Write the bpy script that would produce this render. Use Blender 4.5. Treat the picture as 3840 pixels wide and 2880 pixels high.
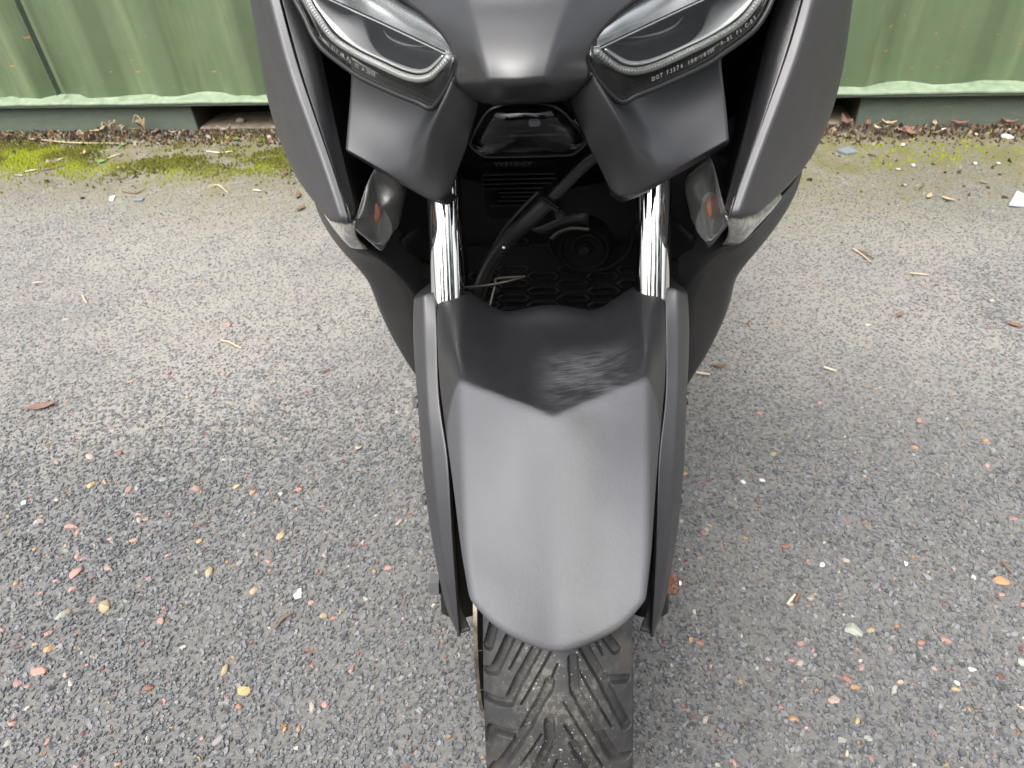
import bpy, bmesh, math, random
import numpy as np
from mathutils import Matrix, Vector
for _o in list(bpy.data.objects): bpy.data.objects.remove(_o)
R=math.radians
SC=bpy.context.scene; COL=SC.collection
# ---------------------------------------------------------------- camera
CAM_H=.97; PITCH=39.2; ROLL=4.4
cd=bpy.data.cameras.new('camera'); cam=bpy.data.objects.new('camera',cd); COL.objects.link(cam)
cd.sensor_width=36; cd.lens=710/1024*36; cd.clip_start=.01; cd.clip_end=500
p_,r_=R(PITCH),R(ROLL)
_R0=Vector((1,0,0)); _F=Vector((0,math.cos(p_),-math.sin(p_))); _D=Vector((0,-math.sin(p_),-math.cos(p_)))
_rt=math.cos(r_)*_R0+math.sin(r_)*_D; _dn=-math.sin(r_)*_R0+math.cos(r_)*_D
M=Matrix((( _rt.x,-_dn.x,-_F.x,0),(_rt.y,-_dn.y,-_F.y,0),(_rt.z,-_dn.z,-_F.z,CAM_H),(0,0,0,1)))
cam.matrix_world=M
cd.dof.use_dof=True; cd.dof.focus_distance=.66; cd.dof.aperture_fstop=16
SC.camera=cam
# ---------------------------------------------------------------- sky, sun, exposure
SUN_EL,SUN_AZ=60,212      # degrees; azimuth measured clockwise from +Y
w=bpy.data.worlds.new('World'); SC.world=w; w.use_nodes=True
nt=w.node_tree; bg=nt.nodes['Background']
sky=nt.nodes.new('ShaderNodeTexSky'); sky.sky_type='NISHITA'; sky.sun_disc=False
sky.sun_elevation=R(SUN_EL); sky.sun_rotation=R(SUN_AZ); sky.air_density=1.0; sky.dust_density=6.0; sky.ozone_density=1.0
hs=nt.nodes.new('ShaderNodeHueSaturation'); hs.inputs['Saturation'].default_value=.22
nt.links.new(sky.outputs[0],hs.inputs['Color']); nt.links.new(hs.outputs[0],bg.inputs[0]); bg.inputs[1].default_value=.15
sd=bpy.data.lights.new('sun','SUN'); sun=bpy.data.objects.new('sun',sd); COL.objects.link(sun)
sd.energy=.6; sd.angle=R(80); sd.color=(1,.97,.93)
_el,_az=R(SUN_EL),R(SUN_AZ)
_sv=Vector((math.sin(_az)*math.cos(_el),math.cos(_az)*math.cos(_el),math.sin(_el)))
sun.rotation_euler=(-_sv).to_track_quat('-Z','Y').to_euler()
vs=SC.view_settings; vs.view_transform='Standard'; vs.look='None'; vs.exposure=1.6; vs.gamma=1; vs.use_curve_mapping=False
SC.render.engine='CYCLES'
SC.cycles.max_bounces=8; SC.cycles.transparent_max_bounces=12
random.seed(7); RNG=np.random.default_rng(11)
# measured part outlines in metres: (half width, depth, height)
P={'nose_H':[(.097,.612,.8557),(.0775,.587,.8509),(.0557,.558,.8408),(.0469,.541,.8304),(.0463,.54,.8243),(.0498,.536,.8163)],'nose_N':[(.0361,.552,.865),(.0319,.538,.8576),(.0281,.526,.8501),(.0243,.513,.8413),(.0211,.504,.8325),(.019,.5,.8253)],'nose_C':[(.003,.545,.8649),(.0021,.532,.8577),(.0013,.521,.8502),(.0004,.509,.8414),(-.0003,.5,.8329),(-.0004,.496,.8257)],'nose_U':[(.031,.535,.8005),(.0164,.515,.8046),(.0013,.517,.8035)],'lens_lo':[(.047,.5405,.8288),(.0541,.54,.8119),(.0715,.552,.7919),(.0843,.56,.7935),(.1044,.575,.7959),(.1372,.6,.8014),(.1526,.613,.8062),(.1781,.635,.8164),(.1889,.645,.8275),(.1944,.652,.8374),(.2034,.662,.8504),(.2218,.69,.8707),(.2348,.72,.8974)],'lens_up':[(.047,.5405,.8288),(.048,.543,.8327),(.0553,.556,.8412),(.0775,.587,.8509),(.097,.612,.8557),(.1303,.645,.8662),(.1731,.685,.8773),(.2387,.73,.8964)],'drl':[(.0531,.548,.8323),(.0543,.547,.8288),(.0614,.552,.8212),(.0715,.56,.8129),(.0844,.571,.808),(.101,.586,.8073),(.1253,.608,.8104),(.1477,.627,.8145),(.1706,.646,.8221),(.1848,.66,.8342),(.1973,.675,.8476),(.2135,.7,.8687)],'bez_out':[(.0589,.556,.8275),(.0657,.562,.8208),(.0748,.57,.8135),(.0859,.58,.8095),(.1004,.593,.8091),(.1237,.614,.8121),(.1471,.634,.8161),(.1691,.653,.8237),(.1832,.667,.8348),(.1957,.682,.8461),(.2135,.71,.8671)],'bez_in':[(.0611,.562,.8271),(.0685,.57,.8203),(.0779,.579,.8131),(.0885,.59,.8088),(.0999,.604,.8065),(.1252,.632,.8071),(.141,.655,.814),(.1517,.68,.8311),(.171,.69,.831),(.193,.7,.8425),(.211,.72,.8654)],'wing_r0':[(.1546,.626,.7974),(.1336,.6175,.787),(.1139,.607,.7792),(.0952,.5965,.7748),(.0767,.587,.7824),(.0499,.5365,.8162),(.0416,.5405,.8075),(.0325,.546,.797)],'wing_r1':[(.1591,.622,.7781),(.1394,.6135,.7689),(.1204,.603,.7621),(.1037,.5925,.7581),(.0888,.583,.7612),(.0644,.53,.7958),(.0518,.538,.7887),(.039,.549,.7805)],'wing_r2':[(.1626,.6125,.7595),(.1433,.6025,.7528),(.126,.5905,.7475),(.111,.5785,.7448),(.0982,.5675,.7466),(.0795,.537,.7683),(.0617,.538,.7685),(.0463,.549,.7635)],'wing_r3':[(.1641,.603,.7465),(.1439,.593,.7396),(.1249,.581,.734),(.1093,.569,.7311),(.0973,.558,.7321),(.0856,.552,.7349),(.0706,.547,.7412),(.0577,.553,.7407)],'wing_r4':[(.1645,.6,.7429),(.1435,.59,.7353),(.1228,.578,.7288),(.1046,.566,.724),(.0892,.555,.7203),(.0766,.546,.718),(.0719,.548,.7184),(.0659,.556,.7205)],'wing_under':[(.1676,.614,.7331),(.1475,.604,.7255),(.1264,.592,.7185),(.1079,.58,.7132),(.0927,.57,.7093),(.08,.562,.7084),(.0753,.565,.7088),(.0684,.57,.7128)],'cheek_E':[(.2317,.7,.8441),(.2217,.677,.8004),(.2117,.66,.7744),(.1965,.635,.7347),(.183,.612,.7033),(.1738,.594,.6769)],'cheek_R':[(.239,.699,.8446),(.2285,.675,.8012),(.219,.658,.7752),(.2024,.633,.7356),(.1886,.61,.7043),(.1793,.593,.6786)],'cheek_G':[(.2478,.708,.8432),(.2369,.684,.7995),(.2277,.667,.7732),(.21,.641,.7333),(.1947,.617,.7021),(.1846,.599,.6751)],'cheek_M':[(.2687,.735,.8388),(.2626,.715,.7971),(.2568,.7,.7645),(.2443,.68,.7234),(.223,.65,.6872),(.1942,.61,.6703)],'cheek_O':[(.2953,.775,.8321),(.2988,.77,.7908),(.3002,.76,.7482),(.295,.745,.7048),(.2721,.715,.6609),(.2097,.635,.6599)],'strip_E':[(.2319,.703,.8435),(.2219,.68,.7996),(.2119,.663,.7734),(.1966,.638,.7336),(.1831,.615,.7019),(.1739,.597,.6754)],'strip_D':[(.22,.712,.8413),(.2053,.688,.7969),(.2006,.671,.7706),(.1915,.645,.7308),(.1812,.619,.7001),(.174,.598,.676)],'duct_in':[(.2409,.85,.815),(.2197,.84,.7571),(.2146,.82,.7249),(.2069,.78,.6797),(.197,.74,.6467),(.1801,.63,.6576)],'ind_face':[(.1666,.672,.6929),(.1614,.685,.6819),(.1551,.695,.672),(.1487,.7,.6611),(.1476,.7,.6514),(.152,.693,.6364),(.156,.688,.6233),(.1638,.678,.6159),(.1702,.668,.6067),(.1724,.66,.6104),(.1753,.634,.6378),(.1773,.611,.6614),(.1756,.602,.6707),(.1718,.614,.6744),(.169,.627,.6827),(.1674,.645,.6897)],'ind_bowl':[(.1703,.67,.6642),(.1663,.677,.6594),(.1637,.682,.648),(.1649,.682,.6358),(.1689,.676,.6234),(.1727,.665,.615),(.1762,.648,.6288),(.1784,.632,.6478),(.1779,.64,.654),(.1747,.655,.6612)],'ind_s_up':[(.1712,.6,.6731),(.1816,.612,.6665),(.2007,.64,.6559),(.2117,.66,.6499),(.2289,.69,.6453),(.245,.72,.6408)],'ind_s_lo':[(.1828,.655,.6145),(.1995,.65,.6193),(.2166,.67,.6254),(.2251,.682,.628),(.2359,.7,.6294),(.2478,.725,.6305)],'fair_O':[(.3149,.86,.6254),(.2986,.8,.6088),(.2611,.74,.5847),(.2408,.735,.5498),(.229,.735,.5257),(.2333,.75,.4939),(.2323,.76,.4534),(.214,.76,.395),(.1873,.76,.3481)],'fairL_O':[(.2911,.78,.6197),(.2772,.76,.6141),(.2324,.73,.5773),(.2183,.73,.5597),(.2111,.735,.5287),(.2077,.74,.4953),(.2052,.75,.4531),(.1919,.76,.4004)],'fair_K':[(.2541,.74,.6252),(.2407,.71,.6214),(.2069,.665,.6082),(.1912,.69,.5827),(.176,.705,.5476),(.173,.725,.514),(.1748,.735,.4774),(.1783,.745,.4219),(.1758,.755,.3521)],'fair_I':[(.1844,.668,.6059),(.1805,.675,.5975),(.1742,.69,.5732),(.1681,.71,.5446),(.1656,.73,.5164)],'fairL_K':[(.1914,.665,.606),(.1804,.685,.5811),(.1657,.71,.5434),(.1653,.73,.493)],'fairL_I':[(.1751,.672,.599),(.1644,.69,.5729),(.1557,.712,.5422),(.1512,.735,.5115)],'fog':[(.0011,.532,.7999),(.0201,.535,.7963),(.0288,.54,.7896),(.0362,.547,.7787),(.0447,.556,.7643),(.046,.558,.7605),(.0433,.56,.7549),(.0372,.561,.7501),(.0308,.561,.7486),(-.001,.561,.7483)],'hose':[(.0567,.66,.7088),(.0442,.665,.6966),(.0287,.67,.6786),(.0097,.675,.657),(-.0104,.68,.6358),(-.0321,.69,.611),(-.0524,.7,.5831),(-.0663,.7,.5593),(-.077,.695,.5341),(-.0805,.69,.5227)],'hose2':[(-.0019,.69,.6591),(-.0227,.695,.6363),(-.0416,.7,.6123),(-.0596,.71,.581),(-.0729,.712,.5523),(-.0828,.71,.5246)],'fins':[(-.068,.76,.6487),(.0112,.76,.6534),(-.0711,.76,.6431),(.0129,.76,.6484),(-.07,.76,.638),(.008,.76,.6427),(-.0692,.76,.6326),(-.0026,.76,.6369),(-.0536,.76,.6287),(-.0088,.76,.631),(-.0506,.76,.6232),(-.0098,.76,.6263),(-.0546,.76,.6184),(-.0161,.76,.6212),(-.0643,.76,.6126),(-.0224,.76,.6155)],'horn':[(.0434,.8,.5385),(.0747,.8,.5381),(.0436,.8,.5081)],'hornbr':[(-.0232,.77,.5771),(-.0056,.77,.581),(.0167,.77,.5927),(.0384,.77,.5974),(.0492,.77,.5965),(.0495,.77,.5767),(.0291,.77,.5781),(.0133,.77,.5728),(.0052,.77,.5651)],'grille':[(-.0691,.86,.4694),(.1178,.86,.4678),(-.0658,.8,.4297),(.117,.8,.4296)],'ashtext':[(-.0361,.72,.6791),(-.0169,.72,.68)],'wire1':[(-.0893,.66,.5636),(-.0628,.67,.5601),(-.0388,.67,.565),(-.0204,.68,.5653)],'wire2':[(-.0209,.685,.5623),(-.0518,.68,.5625),(-.053,.675,.5587),(-.0573,.665,.5459),(-.0606,.655,.5348)],'f_C':[(-.0005,.28,.4876),(-.0009,.302,.5069),(-.0014,.33,.5205),(-.0019,.376,.5502),(-.0025,.4,.5703),(-.0029,.424,.5858),(-.0032,.492,.5627),(-.0022,.565,.547),(-.0018,.615,.5411),(.0062,.635,.5544)],'f_M':[(.0318,.2835,.502),(.0327,.3035,.5156),(.0336,.3302,.5245),(.035,.377,.5533),(.0355,.407,.5766),(.0368,.4425,.5874),(.0425,.5,.5673),(.0483,.568,.5468),(.0516,.612,.5386),(.0523,.635,.5417)],'f_K':[(.0614,.304,.5155),(.0646,.32,.5247),(.068,.339,.5301),(.073,.393,.5496),(.0764,.437,.5676),(.0797,.477,.5831),(.0856,.512,.5781),(.0891,.555,.5679),(.0903,.6,.5654),(.0926,.645,.5665)],'f_S':[(.069,.335,.484),(.0726,.35,.4881),(.0779,.372,.4875),(.0927,.452,.4869),(.1035,.505,.5057),(.1096,.538,.5291),(.1101,.55,.5563),(.1134,.578,.5607),(.1171,.612,.565),(.1206,.645,.568)],'g_O':[(.1507,.655,.5535),(.1519,.642,.5395),(.1521,.62,.5089),(.147,.58,.466),(.1434,.54,.4214),(.1392,.512,.3838),(.1332,.485,.3476),(.1256,.46,.3111),(.1181,.44,.2808),(.1041,.42,.2729)],'g_M':[(.133,.637,.572),(.1327,.618,.555),(.1321,.592,.5292),(.1292,.552,.4899),(.1253,.518,.4551),(.1213,.486,.4193),(.1175,.46,.3829),(.1122,.437,.3462),(.109,.425,.3041),(.1034,.418,.2757)],'g_I':[(.1203,.64,.5712),(.1187,.615,.5564),(.1176,.592,.5386),(.1168,.55,.4911),(.1062,.512,.4662),(.1044,.484,.4324),(.1034,.46,.3997),(.1021,.438,.3629),(.102,.424,.3174),(.1032,.418,.2746)],'divider':[(.2056,.695,.8547),(.1749,.67,.8476),(.1085,.605,.8377),(.0537,.55,.8294)],'duct_mid':[(.2346,.79,.8265),(.2178,.775,.7742),(.2095,.75,.7464),(.199,.71,.7062),(.19,.68,.6732),(.1761,.612,.6674)],'lowpan':[(.1695,.8,.5093),(.1693,.78,.5611),(.1854,.74,.5695)],'proj_rim':[(.1218,.63,.831),(.117,.624,.8276),(.1095,.616,.8258),(.0997,.606,.8253),(.0874,.594,.8264),(.0777,.585,.8283)]}
GRO=[[(.6979,-.0554),(.7032,-.05),(.8255,-.035),(.8706,-.0292)],[(.6124,-.0585),(.6125,-.0479),(.6185,-.0389),(.6949,-.0298),(.7953,-.0148),(.8255,-.0098)],[(.4627,-.0583),(.5163,-.0524),(.5223,-.0407),(.5261,-.0294)],[(.6931,-.0068),(.6752,-.0081),(.6098,-.018),(.5323,-.0281),(.3937,-.0468),(.3324,-.0527)],[(.5809,-.0073),(.5189,-.0073),(.4393,-.0163),(.3958,-.0215)],[(.8023,.0178),(.7935,.0189),(.6931,.0337),(.6773,.0524)],[(.6931,.0337),(.6344,.0405),(.5257,.0528)],[(.8326,.0327),(.8087,.0376),(.7707,.045)],[(.7569,.0111),(.6698,.0123),(.5928,.0229),(.5098,.034),(.4371,.043),(.4163,.0538)],[(.5129,.0106),(.4813,.0142),(.4309,.0227),(.3888,.0278)],[(.7736,-.0551),(.8474,-.0497),(.8721,-.0444)],[(.3087,-.0585),(.3868,-.0495)]]
SIP=[[(.8084,-.0251),(.7172,-.0378)],[(.7832,-.0046),(.7066,-.0164),(.622,-.0289)],[(.7449,-.0006),(.6888,-.0074)],[(.8167,.0276),(.7615,.0347)],[(.7252,.0161),(.6403,.028),(.5412,.041)],[(.638,.0037),(.5335,.0191),(.4175,.034)],[(.5716,.0041),(.5279,.0106)],[(.5415,-.0135),(.4213,-.0313)],[(.4653,-.0017),(.4162,-.0067)]]
ST=[(-.371,.693,.0188,'white'),(-.687,.698,.0251,'tan'),(-.754,.686,.0187,'green'),(-.42,.535,.0223,'yellow'),(-.458,.57,.0166,'tan'),(-.44,.466,.0185,'grey'),(-.532,.751,.0211,'tan'),(-.744,.591,.0277,'pink'),(-.769,.574,.0172,'pink'),(-.75,.568,.0114,'pink'),(-.699,.582,.013,'pale'),(-.687,.569,.0137,'cream'),(-.584,.661,.0153,'pink'),(-.76,.656,.0137,'pink'),(-.713,.775,.0139,'pink'),(-.765,.771,.0224,'pink'),(-.767,.799,.0117,'pink'),(-.779,.806,.0135,'pink'),(-.818,.876,.0253,'pink'),(-.887,.892,.0206,'pale'),(-.702,.893,.0135,'pink'),(-.685,.88,.0141,'pink'),(-.697,.879,.0123,'pale'),(-.802,.859,.0156,'pink'),(-.734,.839,.012,'pink'),(-.69,.832,.013,'orange'),(-.569,.82,.0153,'yellow'),(-.865,.83,.0109,'orange'),(-.862,.759,.0131,'orange'),(-.809,.734,.0112,'pink'),(-.794,.757,.0104,'pink'),(-.757,.737,.0129,'pink'),(-.634,.747,.0104,'pink'),(-.615,.793,.0117,'pink'),(-.711,.714,.0152,'pink'),(-.445,.707,.0158,'tan'),(-.745,.694,.01,'orange'),(-.839,.667,.0123,'pink'),(-.744,.629,.0179,'orange'),(-.709,.653,.0122,'brown'),(-.773,.637,.009,'orange'),(-.534,.612,.0112,'cream'),(-.564,.551,.0155,'brown'),(-.748,.526,.0139,'grey'),(-.735,.534,.0098,'cream'),(-.746,.512,.0137,'pink'),(-.738,.485,.0148,'green'),(-.54,.475,.0107,'cream'),(-.682,.482,.0102,'pink'),(-.423,.512,.011,'red'),(-.35,.476,.0112,'orange'),(-.33,.473,.0101,'orange'),(-.316,.503,.0164,'pale'),(-.299,.506,.0109,'pink'),(-.267,.555,.0128,'pink'),(-.307,.644,.0121,'red'),(-.297,.654,.0107,'tan'),(-.323,.649,.0121,'tan'),(-.339,.767,.0115,'pale'),(-.347,.675,.0099,'pink'),(-.425,.815,.0176,'tan'),(-.217,.828,.0153,'pale'),(-.229,.731,.0135,'pink'),(-.252,.727,.0102,'orange'),(-.164,.43,.0103,'red'),(-.436,.764,.0131,'pink'),(-.458,.78,.0106,'pink'),(-.485,.765,.0131,'grey'),(-.569,.444,.0091,'orange'),(.727,.618,.0236,'orange'),(.427,.713,.0154,'brown'),(.472,.673,.0124,'white'),(.472,.556,.0256,'green'),(.496,.554,.013,'tan'),(.432,.484,.0139,'red'),(.439,.471,.0116,'orange'),(.404,.457,.015,'pale'),(.376,.511,.0133,'pale'),(.367,.517,.0092,'pink'),(.489,.464,.0151,'green'),(.577,.467,.0084,'white'),(.57,.459,.0121,'tan'),(.341,.435,.0156,'orange'),(.423,.427,.0099,'yellow'),(.427,.403,.0116,'green'),(.246,.386,.01,'pink'),(.42,.378,.0087,'red'),(.559,.529,.0128,'red'),(.595,.53,.0158,'pink'),(.815,.734,.0148,'red'),(.246,.555,.0119,'red'),(.251,.606,.0099,'cream'),(.431,.614,.0114,'pale'),(.389,.542,.0099,'pink'),(.403,.53,.0075,'pink'),(.46,.499,.0125,'pink'),(.267,.72,.0093,'orange'),(.316,.767,.0104,'tan'),(.621,.637,.0156,'grey'),(.601,.663,.0108,'white'),(.69,.629,.01,'white'),(.714,.596,.0103,'pink'),(.335,.522,.0104,'pale'),(.225,.443,.0109,'pale'),(.385,.471,.008,'orange'),(.252,.519,.0092,'pink'),(.574,.429,.0082,'orange'),(.68,.49,.0136,'green'),(.607,.484,.0117,'white'),(.398,.606,.0086,'yellow'),(.512,.677,.0129,'pale'),(.452,.681,.0083,'orange'),(-.686,1.06,.0148,'grey'),(-.803,1.064,.0137,'brown'),(-.859,1.058,.0234,'pale'),(-.923,1.049,.0147,'pink'),(-.939,.945,.0154,'white'),(-.878,.947,.0139,'pale'),(-.825,.979,.0194,'yellow'),(-.801,.985,.0131,'orange'),(-.746,.958,.0166,'pink'),(-.73,.965,.0178,'grey'),(-.685,.979,.0149,'grey'),(-.535,.945,.0154,'yellow'),(-.415,.924,.0152,'red'),(-.613,.947,.0183,'pink'),(-.5,.926,.0137,'orange'),(-.446,.917,.0115,'cream'),(-1.143,1.592,.0191,'pale'),(-.697,1.51,.0218,'pink'),(-.656,1.305,.0141,'pink'),(-.868,1.303,.0141,'pink'),(-.789,1.325,.0156,'red'),(-.663,1.247,.015,'pink'),(-.717,1.23,.0106,'yellow'),(-.465,1.068,.0137,'pink'),(.87,.915,.0114,'orange'),(.736,.912,.0135,'orange'),(.78,.981,.0181,'pink'),(.478,.922,.0127,'tan'),(.436,.86,.0093,'white'),(.401,.859,.0102,'white'),(.303,.89,.0104,'orange'),(.498,1.219,.0113,'orange'),(.614,1.053,.013,'pink'),(.486,1.036,.0129,'pink'),(.739,1.082,.0092,'orange'),(1.137,1.36,.0133,'cream'),(.821,1.302,.014,'cream')]
TW=[[(-1.873,3.022),(-1.714,2.948),(-1.505,2.912)],[(-1.766,2.663),(-1.729,2.683)],[(-1.712,2.659),(-1.672,2.686),(-1.632,2.72)],[(-1.103,2.738),(-1.048,2.719),(-.996,2.711)],[(-1.329,2.689),(-1.294,2.699)],[(-1.803,2.65),(-1.757,2.627)],[(-1.384,2.903),(-1.346,2.927),(-1.338,2.974)],[(-.996,2.378),(-.965,2.396),(-.912,2.327)],[(-1.378,2.523),(-1.338,2.529)],[(-1.302,2.404),(-1.25,2.389),(-1.221,2.413)],[(-1.489,2.752),(-1.456,2.784)],[(-2.018,2.963),(-1.987,2.996)],[(-.83,2.336),(-.795,2.312)],[(.394,1.172),(.421,1.161)],[(.925,1.634),(.937,1.61),(.943,1.567)],[(.936,1.628),(.96,1.585)],[(1.011,1.5),(1.052,1.486)],[(.815,1.549),(.844,1.57)],[(.735,1.133),(.763,1.152),(.793,1.165)],[(.663,1.158),(.681,1.14)],[(.485,1.118),(.502,1.113)],[(-1.321,1.792),(-1.302,1.802)],[(-1.189,1.759),(-1.155,1.762)],[(-1.131,1.865),(-1.102,1.87)],[(-.426,1.279),(-.407,1.285)],[(-.695,1.435),(-.668,1.419),(-.636,1.396)],[(-.661,1.61),(-.653,1.63)],[(-1.145,1.701),(-1.117,1.663)],[(-.187,.473),(-.17,.482),(-.16,.499)],[(-.395,.631),(-.386,.647),(-.37,.656)],[(.392,.606),(.408,.619)],[(.404,.608),(.416,.62)],[(.388,.381),(.392,.388)],[(.743,.651),(.748,.629)]]
LF=[((-1.649,3.066),110),((-1.385,2.989),85),((-1.298,2.961),55),((-1.482,3.044),90),((-1.898,3.01),60),((-1.18,2.884),60),((-1.594,2.788),60),((-.747,2.468),80),((-1.068,2.523),60),((-1.083,2.936),90),((-1.155,2.839),50),((-1.684,2.774),60),((-2.042,3.082),70),((-1.523,3.022),60),((-.662,2.259),80),((-.634,2.156),70),((1.262,2.498),110),((1.328,2.472),80),((1.404,2.489),80),((1.433,2.368),150),((1.413,2.4),60),((1.553,2.496),70),((1.632,2.449),90),((1.787,2.4),80),((1.351,2.442),60),((1.513,2.358),60),((1.266,1.907),120),((1.307,1.88),140),((1.463,1.968),80),((-1.038,1.232),190),((-.312,1.02),45),((1.128,1.256),150),((.906,1.329),130),((.451,1.191),130),((.558,1.343),70)]
PB=[(1.459,2.447),(1.644,2.337),(1.718,2.287),(1.372,2.293),(1.534,2.409),(1.566,2.402),(1.326,2.128),(1.268,2.107),(1.513,2.107),(1.58,2.096),(1.237,1.994),(1.765,2.345)]
SD=[(-1.884,3.126),(-1.987,3.096),(-1.905,2.832),(-1.497,2.715),(-1.483,2.884),(-1.771,2.984),(-2.077,3.176),(-1.014,2.849)]
WD=[(-1.575,3.033),(-1.431,3.003),(-1.667,2.962),(-1.539,3.034)]
MISC={'slate':(1.177,2.274),'plastic':(1.494,1.846),'bluechip':(-1.218,2.327),'whitechip':(-1.321,2.357),'pockstone':(-1.045,3.021)}
XB,BYAW,XF,FYAW=.0354,7.8,.0222,4.2
# ---------------------------------------------------------------- materials
def mat(name, base=(.5,.5,.5), rough=.5, metal=0, spec=.5, build=None, coat=0):
    m=bpy.data.materials.new(name); m.use_nodes=True
    n=m.node_tree.nodes; b=n['Principled BSDF']
    b.inputs['Base Color'].default_value=(*base,1); b.inputs['Roughness'].default_value=rough
    b.inputs['Metallic'].default_value=metal; b.inputs['Specular IOR Level'].default_value=spec
    if coat: b.inputs['Coat Weight'].default_value=coat
    if build: build(m.node_tree,b)
    return m
def N(t,kind,**kw):
    n=t.nodes.new('ShaderNode'+kind)
    for k,v in kw.items():
        if k in n.inputs: n.inputs[k].default_value=v
        else: setattr(n,k,v)
    return n
def coord(t,what='Object',scale=None):
    c=N(t,'TexCoord'); o=c.outputs[what]
    if scale is not None:
        mp=N(t,'Mapping'); mp.inputs['Scale'].default_value=scale; t.links.new(o,mp.inputs['Vector']); o=mp.outputs[0]
    return o
def noise(t,vec,scale,detail=3,rough=.55,dist=0):
    n=N(t,'TexNoise'); n.inputs['Scale'].default_value=scale; n.inputs['Detail'].default_value=detail
    n.inputs['Roughness'].default_value=rough; n.inputs['Distortion'].default_value=dist
    t.links.new(vec,n.inputs['Vector']); return n.outputs['Fac']
def ramp(t,fac,stops,interp='LINEAR'):
    r=N(t,'ValToRGB'); e=r.color_ramp.elements; r.color_ramp.interpolation=interp
    while len(e)<len(stops): e.new(.5)
    for el,(p,c) in zip(e,stops):
        el.position=p; el.color=(*c,1) if isinstance(c,tuple) else (c,c,c,1)
    t.links.new(fac,r.inputs[0]); return r.outputs[0]
def mix(t,f,a,b,mode='MIX'):
    m=N(t,'MixRGB',blend_type=mode)
    for k,v in (('Fac',f),('Color1',a),('Color2',b)):
        if isinstance(v,(int,float)): m.inputs[k].default_value=v if k=='Fac' else (v,v,v,1)
        elif isinstance(v,tuple): m.inputs[k].default_value=(*v,1)
        else: t.links.new(v,m.inputs[k])
    return m.outputs[0]
def math_(t,op,a,b=0,clamp=False):
    m=N(t,'Math',operation=op); m.use_clamp=clamp
    for i,v in enumerate((a,b)):
        if isinstance(v,(int,float)): m.inputs[i].default_value=v
        else: t.links.new(v,m.inputs[i])
    return m.outputs[0]
def bump(t,b,h,strength,dist):
    n=N(t,'Bump'); n.inputs['Strength'].default_value=strength; n.inputs['Distance'].default_value=dist
    t.links.new(h,n.inputs['Height']); t.links.new(n.outputs[0],b.inputs['Normal'])
def smoothmask(t,v,lo,hi):
    m=N(t,'MapRange',interpolation_type='SMOOTHSTEP'); m.inputs['From Min'].default_value=lo; m.inputs['From Max'].default_value=hi
    t.links.new(v,m.inputs['Value']); return m.outputs['Result']

def _grain(base,rough,gstr=.25,gscale=520,gdist=.0004,dust=.5):
    def f(t,b):
        o=coord(t)
        g=noise(t,o,gscale,2,.5,.6)
        v=noise(t,o,9,4,.6)
        d=noise(t,o,60,3,.6)
        c=mix(t,math_(t,'MULTIPLY',smoothmask(t,v,.42,.75),dust*.5),tuple(base),tuple(x*1.4+.004 for x in base))
        c=mix(t,.35,c,mix(t,smoothmask(t,d,.3,.7),tuple(x*.8 for x in base),tuple(x*1.25 for x in base)))
        t.links.new(c,b.inputs['Base Color'])
        t.links.new(ramp(t,v,[(.3,rough-.05),(.7,rough+.07)]),b.inputs['Roughness'])
        bump(t,b,g,gstr,gdist)
    return f
CH=(.026,.026,.029)
m_charcoal=mat('charcoal_grained_plastic',CH,.46,spec=.75,build=_grain(CH,.44))
CN_=(.013,.013,.0148)
m_nose=mat('charcoal_satin_plastic',CN_,.37,spec=.7,build=_grain(CN_,.37,.15,600,.0003))
m_satin=mat('dark_satin_plastic',(.027,.0262,.0262),.45,spec=.7,build=_grain((.027,.0262,.0262),.46,.12,1200,.0003))
m_black=mat('black_plastic',(.006,.006,.0065),.45,spec=.4,build=_grain((.006,.006,.0065),.45,.15,700,.0004,.4))
m_matt=mat('matt_black_plastic',(.003,.003,.003),.7,spec=.2)
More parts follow.
